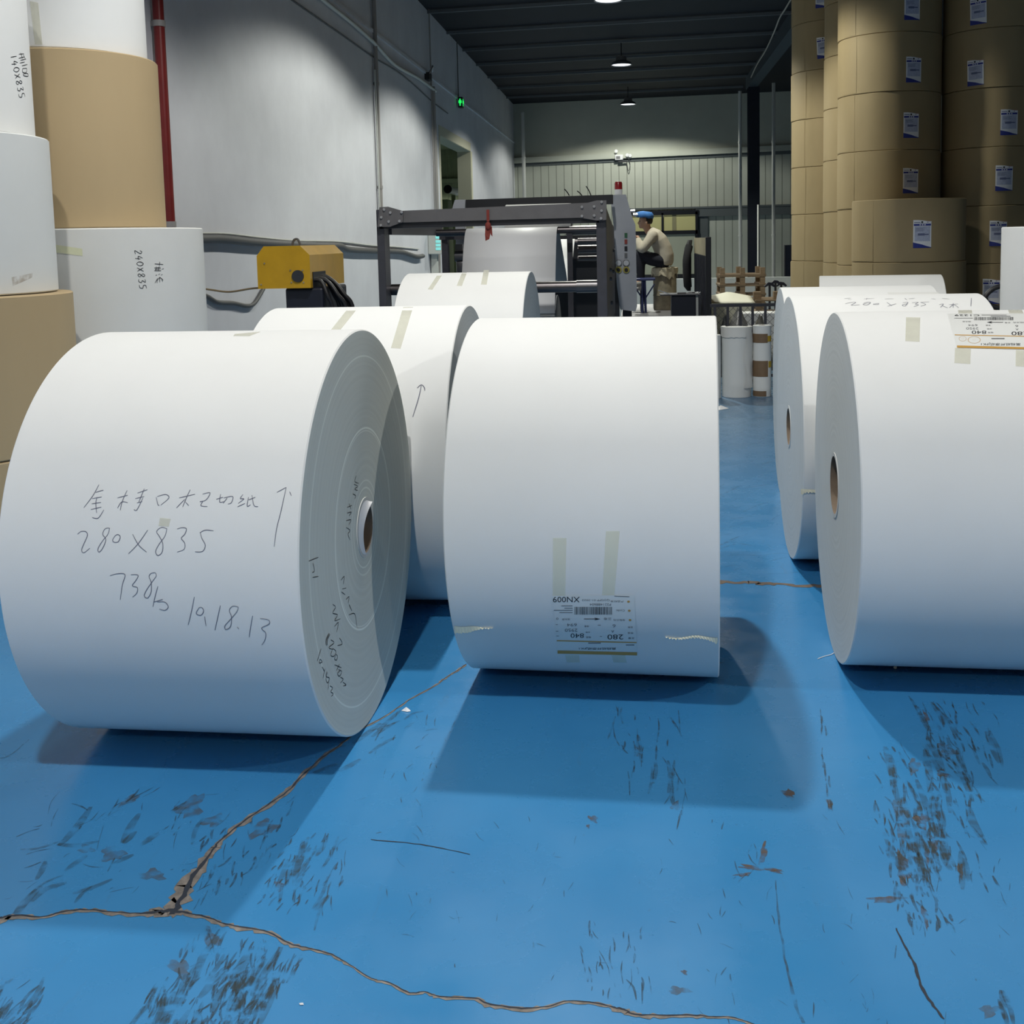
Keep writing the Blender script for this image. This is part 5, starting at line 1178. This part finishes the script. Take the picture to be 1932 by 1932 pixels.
for k, (px, py) in enumerate(((1452, 536), (1463, 532), (1474, 535))):
    p = ony(px, py, 17.0 + 0.45 * k); o = thing('hose_stand', ['left', 'middle', 'right'][k] + ' of the three black T-topped stands beyond the pallets', 'stand', (p.x, 17.0 + 0.45 * k, 0))
    m = MB(); m.cyl((0, 0, 0), (0, 0, p.z), 0.018, seg=10); m.cyl((0, 0, 0), (0, 0, 0.02), 0.04, seg=16); m.build('post', M_black, o, smooth=40)
    m = MB(); m.prism([Vector((-0.08, 0, p.z - 0.03)), Vector((-0.02, 0, p.z + 0.03)), Vector((0.04, 0, p.z + 0.02)), Vector((0.09, 0, p.z - 0.03)), Vector((0.07, 0, p.z - 0.05)), Vector((0.0, 0, p.z - 0.01)), Vector((-0.07, 0, p.z - 0.05))], (0, -0.02, 0), (0, 0.04, 0)); m.build('t_head', M_navy, o)

# ================================================================== FLOOR DAMAGE (bare concrete cracks, scuffs) AND LITTER
def crack(px, wpx, mt=M_crack, z=0.0008, seed=0, jit=0.35, name='crack'):
    rnd = random.Random(seed); n = 5
    P = smooth_line([Vector((x, y, 0)) for x, y in px], n)
    G = []; W = []
    for i, q in enumerate(P):
        k = min(i // n, len(wpx) - 1); k2 = min(k + 1, len(wpx) - 1); wp = wpx[k] + (wpx[k2] - wpx[k]) * ((i % n) / n)
        g = onz(q.x, q.y, z); sc = (g - EYE).length / FPX
        G.append(g + Vector((rnd.uniform(-1, 1), rnd.uniform(-1, 1), 0)) * wp * sc * 0.35); W.append(max(0.001, wp * sc * (1 + rnd.uniform(-jit, jit))))
    m = MB(); ribbon(m, G, [Vector((0, 0, 1))] * len(G), W); return m.build(name, mt, floor, recalc=False)
za = lambda x, y: (x / 2.64, 1200 + y / 2.64)
zb = lambda x, y: (700 + x / 2.47, 1150 + y / 2.47)
zc = lambda x, y: (1300 + x / 2.47, 1150 + y / 2.47)
zd = lambda x, y: (560 + x / 8.05, 1200 + y / 8.05)
ze_ = lambda x, y: (820 + x / 9.66, 1140 + y / 9.66)
c1 = [za(-60, 1418), za(0, 1410), za(80, 1395), za(200, 1405), za(330, 1375), za(440, 1368), za(560, 1380), za(700, 1385), za(800, 1375), za(880, 1375), za(960, 1388), za(1060, 1415), za(1110, 1435), za(1200, 1455), za(1340, 1480), za(1440, 1535), za(1540, 1560), za(1650, 1590), za(1740, 1640)]
c1 += [zb(0, 1722), zb(80, 1742), zb(180, 1790), zb(250, 1785), zb(320, 1808), zb(480, 1815), zb(560, 1845), zb(700, 1862), zb(820, 1855), zb(920, 1828), zb(1040, 1838), zb(1120, 1855), zb(1180, 1870), zb(1230, 1890), zb(1340, 1895), zb(1500, 1895), zc(100, 1900), zc(200, 1905), zc(270, 1925), zc(330, 1945), zc(420, 1975)]
w1 = [16, 16, 15, 6, 11, 9, 8, 9, 24, 22, 9, 9, 8, 11, 8, 9, 6, 7, 4, 4, 5, 6, 5, 7, 8, 10, 11, 7, 6, 7, 8, 13, 10, 8, 8, 5, 5, 4, 4, 4]
crack(c1, w1, M_crack, 0.0008, 1); crack([(x, y - 2.2) for x, y in c1], [v * 0.32 for v in w1], M_crackd, 0.0012, 2, name='crack_gap')
c2 = [za(860, 1385), za(905, 1300), za(960, 1190), za(1050, 1080), za(1085, 1030), za(1180, 950), za(1290, 870), za(1430, 775), za(1500, 700), za(1600, 610), za(1690, 545), (672, 1380), (700, 1366), (735, 1346), (770, 1322), ze_(0, 1490), ze_(120, 1400), ze_(250, 1310), ze_(400, 1220), ze_(500, 1150), ze_(560, 1100)]
w2 = [34, 26, 24, 15, 11, 12, 11, 11, 10, 7, 6, 5, 5, 4, 4, 4, 5, 5, 6, 6, 4]
crack(c2, w2, M_crack, 0.0009, 3); crack([(x + 1.5, y - 1.5) for x, y in c2], [v * 0.3 for v in w2], M_crackd, 0.0013, 4, name='crack_gap')
crack([(1300, 1096), (1358, 1098), (1400, 1099), (1440, 1101), (1480, 1103), (1545, 1106), (1600, 1109)], [15, 16, 14, 17, 13, 15, 14], mat('worn_joint_fill', (0.20, 0.15, 0.115), 0.9, var=0.5, scale=20), 0.0008, 5, 0.25, 'worn_joint')
crack([zc(965, 1485), zc(1000, 1560), zc(1050, 1650), zc(1080, 1750), zc(1130, 1830), zc(1190, 1910)], [2, 3, 4, 5, 4, 3], M_crackd, 0.0008, 6)
crack([zc(405, 1260), zc(415, 1400), zc(440, 1580), zc(480, 1780), zc(530, 1925)], [2, 3, 4, 5, 5], M_scuff, 0.0008, 7, name='scratch')
crack([zb(0, 1072), zb(200, 1090), zb(330, 1112), zb(460, 1140)], [2.5, 2.5, 2, 1.5], M_crackd, 0.0008, 8, name='scratch')
crack([(0, 1430), (20, 1424), (55, 1395)], [3, 2, 2], M_scuff, 0.0008, 9, name='scratch')
# scuffs: many short streaks
def streaks(m, region, n, dirv, ln, wd, seed, spread=0.25):
    rnd = random.Random(seed)
    for _ in range(n):
        a, b, c, d = [Vector((*q, 0)) for q in region]
        u, v = rnd.random(), rnd.random(); p = a.lerp(b, u).lerp(d.lerp(c, u), v)
        L = rnd.uniform(*ln); an = math.atan2(dirv[1], dirv[0]) + rnd.gauss(0, spread)
        q = p + Vector((cos(an), sin(an), 0)) * L; mid = (p + q) / 2 + Vector((rnd.uniform(-.1, .1) * L, rnd.uniform(-.1, .1) * L, 0))
        G = [onz(t.x, t.y, 0.0005 + rnd.random() * 0.0002) for t in smooth_line([p, mid, q], 3)]
        sc = (G[0] - EYE).length / FPX; W0 = rnd.uniform(*wd) * sc
        ribbon(m, G, [Vector((0, 0, 1))] * len(G), [W0 * (0.25 + 0.75 * sin(pi * (i + 0.5) / len(G))) for i in range(len(G))])
def blob(m, px, py, rx, ry, ang, seed):
    rnd = random.Random(seed); n = 22; ph = [rnd.uniform(0, 6) for _ in range(3)]
    pts = []
    for i in range(n):
        t = 2 * pi * i / n; r = 1 + 0.25 * sin(3 * t + ph[0]) + 0.18 * sin(5 * t + ph[1]) + 0.12 * sin(9 * t + ph[2])
        x, y = cos(t) * rx * r, sin(t) * ry * r
        pts.append(onz(px + x * cos(ang) - y * sin(ang), py + x * sin(ang) + y * cos(ang), 0.0004 + rnd.random() * 0.00005))
    c = m.bm.verts.new(onz(px, py, 0.0004)); V = [m.bm.verts.new(p) for p in pts]
    for i in range(n): m.face((c, V[i], V[(i + 1) % n]))
m = MB()
streaks(m, [za(1000, 1430), za(1540, 1560), za(1300, 1930), za(620, 1930)], 150, (-0.45, 1), (8, 48), (1.5, 5), 11)
streaks(m, [za(1200, 1540), za(1480, 1590), za(1250, 1930), za(960, 1930)], 60, (-0.4, 1), (10, 60), (2, 6), 12)
streaks(m, [za(1480, 940), za(1740, 1000), za(1700, 1330), za(1280, 1330)], 80, (-0.5, 1), (6, 34), (1.2, 4), 13)
streaks(m, [za(200, 720), za(1250, 760), za(1000, 1240), za(60, 1300)], 50, (-1, 0.75), (6, 50), (1, 4), 14, 0.4)
streaks(m, [za(900, 1020), za(1500, 780), za(1380, 1100), za(960, 1330)], 60, (-0.5, 1), (6, 36), (1, 5), 15)
streaks(m, [za(-20, 1700), za(260, 1680), za(150, 1940), za(-20, 1940)], 26, (-0.75, 1), (20, 70), (2, 7), 16, 0.15)
streaks(m, [zc(820, 640), zc(1300, 560), zc(1420, 1260), zc(880, 1100)], 110, (0.35, 1), (8, 44), (1.5, 5), 17)
streaks(m, [zc(880, 920), zc(1180, 840), zc(1180, 1240), zc(940, 1280)], 70, (0.22, 1), (10, 54), (2, 6), 18)
streaks(m, [zc(960, 1300), zc(1180, 1240), zc(1320, 1500), zc(1060, 1520)], 26, (0.3, 1), (8, 40), (2, 6), 19)
streaks(m, [zc(1000, 380), zc(1420, 430), zc(1440, 800), zc(1080, 640)], 50, (0.45, 1), (8, 34), (1.2, 4.5), 20)
streaks(m, [zb(930, 1430), zb(1320, 1440), zb(1340, 1800), zb(960, 1760)], 34, (0.05, 1), (8, 44), (1.2, 4), 21, 0.2)
streaks(m, [zb(0, 380), zb(420, 520), zb(200, 900), zb(-30, 900)], 36, (-0.5, 1), (5, 24), (1, 3), 22, 0.6)
streaks(m, [zb(1120, 430), zb(1440, 470), zb(1480, 960), zb(1140, 720)], 30, (0.1, 1), (6, 50), (1, 4), 23, 0.3)
streaks(m, [zb(0, 900), zb(1500, 1000), zb(1500, 1800), zb(0, 1700)], 50, (0.3, 1), (5, 26), (0.8, 2.2), 24, 0.9)
streaks(m, [zc(0, 950), zc(1540, 900), zc(1540, 1900), zc(0, 1900)], 70, (0.2, 1), (5, 34), (0.8, 2.6), 25, 0.5)
streaks(m, [zc(590, 450), zc(640, 450), zc(670, 900), zc(620, 900)], 12, (0.1, 1), (14, 40), (2, 4), 26, 0.1)
streaks(m, [zc(1410, 1690), zc(1440, 1690), zc(1500, 1850), zc(1450, 1850)], 5, (0.35, 1), (30, 60), (5, 10), 27, 0.1)
streaks(m, [(1360, 780), (1470, 780), (1540, 1080), (1360, 1080)], 50, (-1, 0.12), (10, 70), (0.6, 1.6), 28, 0.15)
o_ = m.build('scuff_mark', M_scuff, floor, recalc=False); o_['kind'] = 'stuff'
m = MB()
for i, (x, y, rx, ry, a) in enumerate((zb(1036, 975) + (9, 6, 0.4), zb(1012, 1010) + (4, 3, 1), zc(465, 860) + (13, 8, 0.5), zc(345, 1140) + (6, 22, 0.2), zc(320, 1205) + (36, 4, 0.12), zc(250, 1235) + (14, 3, -0.1), zc(395, 1215) + (16, 4, 0.2), zc(655, 905) + (5, 10, -0.3), zc(1000, 1210) + (12, 30, -0.1), zc(920, 1350) + (32, 6, -0.05), zc(1085, 985) + (14, 14, 0), zc(1140, 1090) + (9, 16, -0.2), zc(1110, 1150) + (4, 18, -0.1), zc(1185, 765) + (14, 6, 0.4), zc(1105, 500) + (4, 12, -0.4), zb(1460, 1690) + (6, 4, 0.5), zc(1100, 1430) + (5, 22, -0.25), zc(1265, 1215) + (5, 14, -0.2))):
    blob(m, x, y, rx, ry, a, i)
o_ = m.build('rust_patch', M_rust, floor, recalc=False); o_['kind'] = 'stuff'
m = MB()
for i, (x, y, rx, ry, a) in enumerate((za(950, 850) + (28, 18, -0.6), za(560, 1085) + (22, 13, 0), za(1310, 960) + (26, 14, -0.4), za(1060, 920) + (20, 10, -0.3), za(640, 820) + (22, 6, -0.5), za(430, 1060) + (14, 8, 0), za(760, 1190) + (24, 10, 0), za(900, 1660) + (26, 14, 0.8), za(1050, 1500) + (20, 12, 0.9), zb(1435, 1775) + (20, 7, 0), zc(1050, 730) + (10, 14, 0), zc(1200, 660) + (18, 12, 0.4), zb(1420, 915) + (9, 8, 0), za(1390, 1245) + (8, 10, 0), zc(1400, 1870) + (16, 12, 0), (1700, 1545, 12, 40, -0.1), (1330, 1250, 30, 6, 0), zb(1240, 660) + (5, 10, -0.3))):
    blob(m, x, y, rx, ry, a, 50 + i)
o_ = m.build('grey_smear', M_smear, floor, recalc=False); o_['kind'] = 'stuff'
m = MB()
streaks(m, [za(1000, 1430), za(1500, 1560), za(1250, 1930), za(640, 1930)], 34, (-0.48, 1), (50, 130), (7, 18), 41, 0.12)
streaks(m, [za(1480, 960), za(1720, 1000), za(1650, 1330), za(1300, 1330)], 14, (-0.5, 1), (30, 80), (5, 12), 42, 0.15)
streaks(m, [za(300, 760), za(1150, 760), za(950, 1200), za(150, 1280)], 16, (-1, 0.8), (30, 100), (6, 16), 43, 0.3)
streaks(m, [za(-20, 1690), za(240, 1680), za(140, 1940), za(-20, 1940)], 12, (-0.75, 1), (60, 130), (6, 14), 44, 0.12)
streaks(m, [zc(850, 640), zc(1260, 560), zc(1400, 1260), zc(900, 1100)], 26, (0.3, 1), (40, 110), (6, 16), 45, 0.14)
streaks(m, [zc(1000, 380), zc(1420, 430), zc(1440, 800), zc(1080, 640)], 14, (0.5, 1), (30, 90), (5, 12), 46, 0.15)
streaks(m, [zb(1130, 430), zb(1440, 470), zb(1450, 900), zb(1140, 700)], 8, (0.05, 1), (30, 80), (4, 10), 47, 0.15)
streaks(m, [za(1640, 560), za(2100, 300), za(2120, 420), za(1700, 680)], 10, (-1, 0.6), (30, 80), (6, 14), 48, 0.12)
o_ = m.build('broad_smear', scuff_mat('broad_grime', (0.045, 0.075, 0.085), 0.36), floor, recalc=False); o_['kind'] = 'stuff'
# litter
def scrap(label, pts, h=0.012):
    P = [onz(x, y, 0.0012) for x, y in pts]; c = sum(P, Vector()) / len(P)
    o = thing('paper_scrap', label, 'paper scrap', (c.x, c.y, 0))
    m = MB(); V = [Vector((p.x - c.x, p.y - c.y, 0.0015)) for p in P]; top = Vector((0, 0, h)); t = m.bm.verts.new(top); VV = [m.bm.verts.new(v) for v in V]
    for i in range(len(VV)): m.face((t, VV[i], VV[(i + 1) % len(VV)]))
    m.face(VV[::-1]); m.build('paper_body', M_white, o)
scrap('torn white paper scrap on the floor before the small rolls', [(1352, 768), (1360, 764.5), (1375, 770.5), (1356, 774)])
scrap('tiny white paper scrap on the floor between the left and centre front rolls', [(757, 1341), (763, 1339.5), (764, 1335.5), (766, 1339), (773, 1338.5), (775, 1342), (768, 1343)])
scrap('tiny white speck of paper on the front floor, below the long crack', [(564, 1893), (572, 1892), (573, 1896), (566, 1896)], 0.004)
p = onz(1689, 1262, 0.0)
o = thing('pellet', 'small whitish pellet on the floor below the right front roll', 'pellet', (p.x, p.y, 0)); m = MB(); m.sphere((0, 0, 0.0058), 0.006, seg=12, rings=8); m.build('bead', M_torn, o, smooth=60)
p = [onz(x, y, 0.002) for x, y in ((1543, 1243), (1556, 1238), (1568, 1235), (1577, 1229))]
tag(MB().tube(smooth_line(p, 4), 0.0014, 6).build('paper_thread', M_white), 'fine white paper thread on the floor by the right front roll', 'thread')
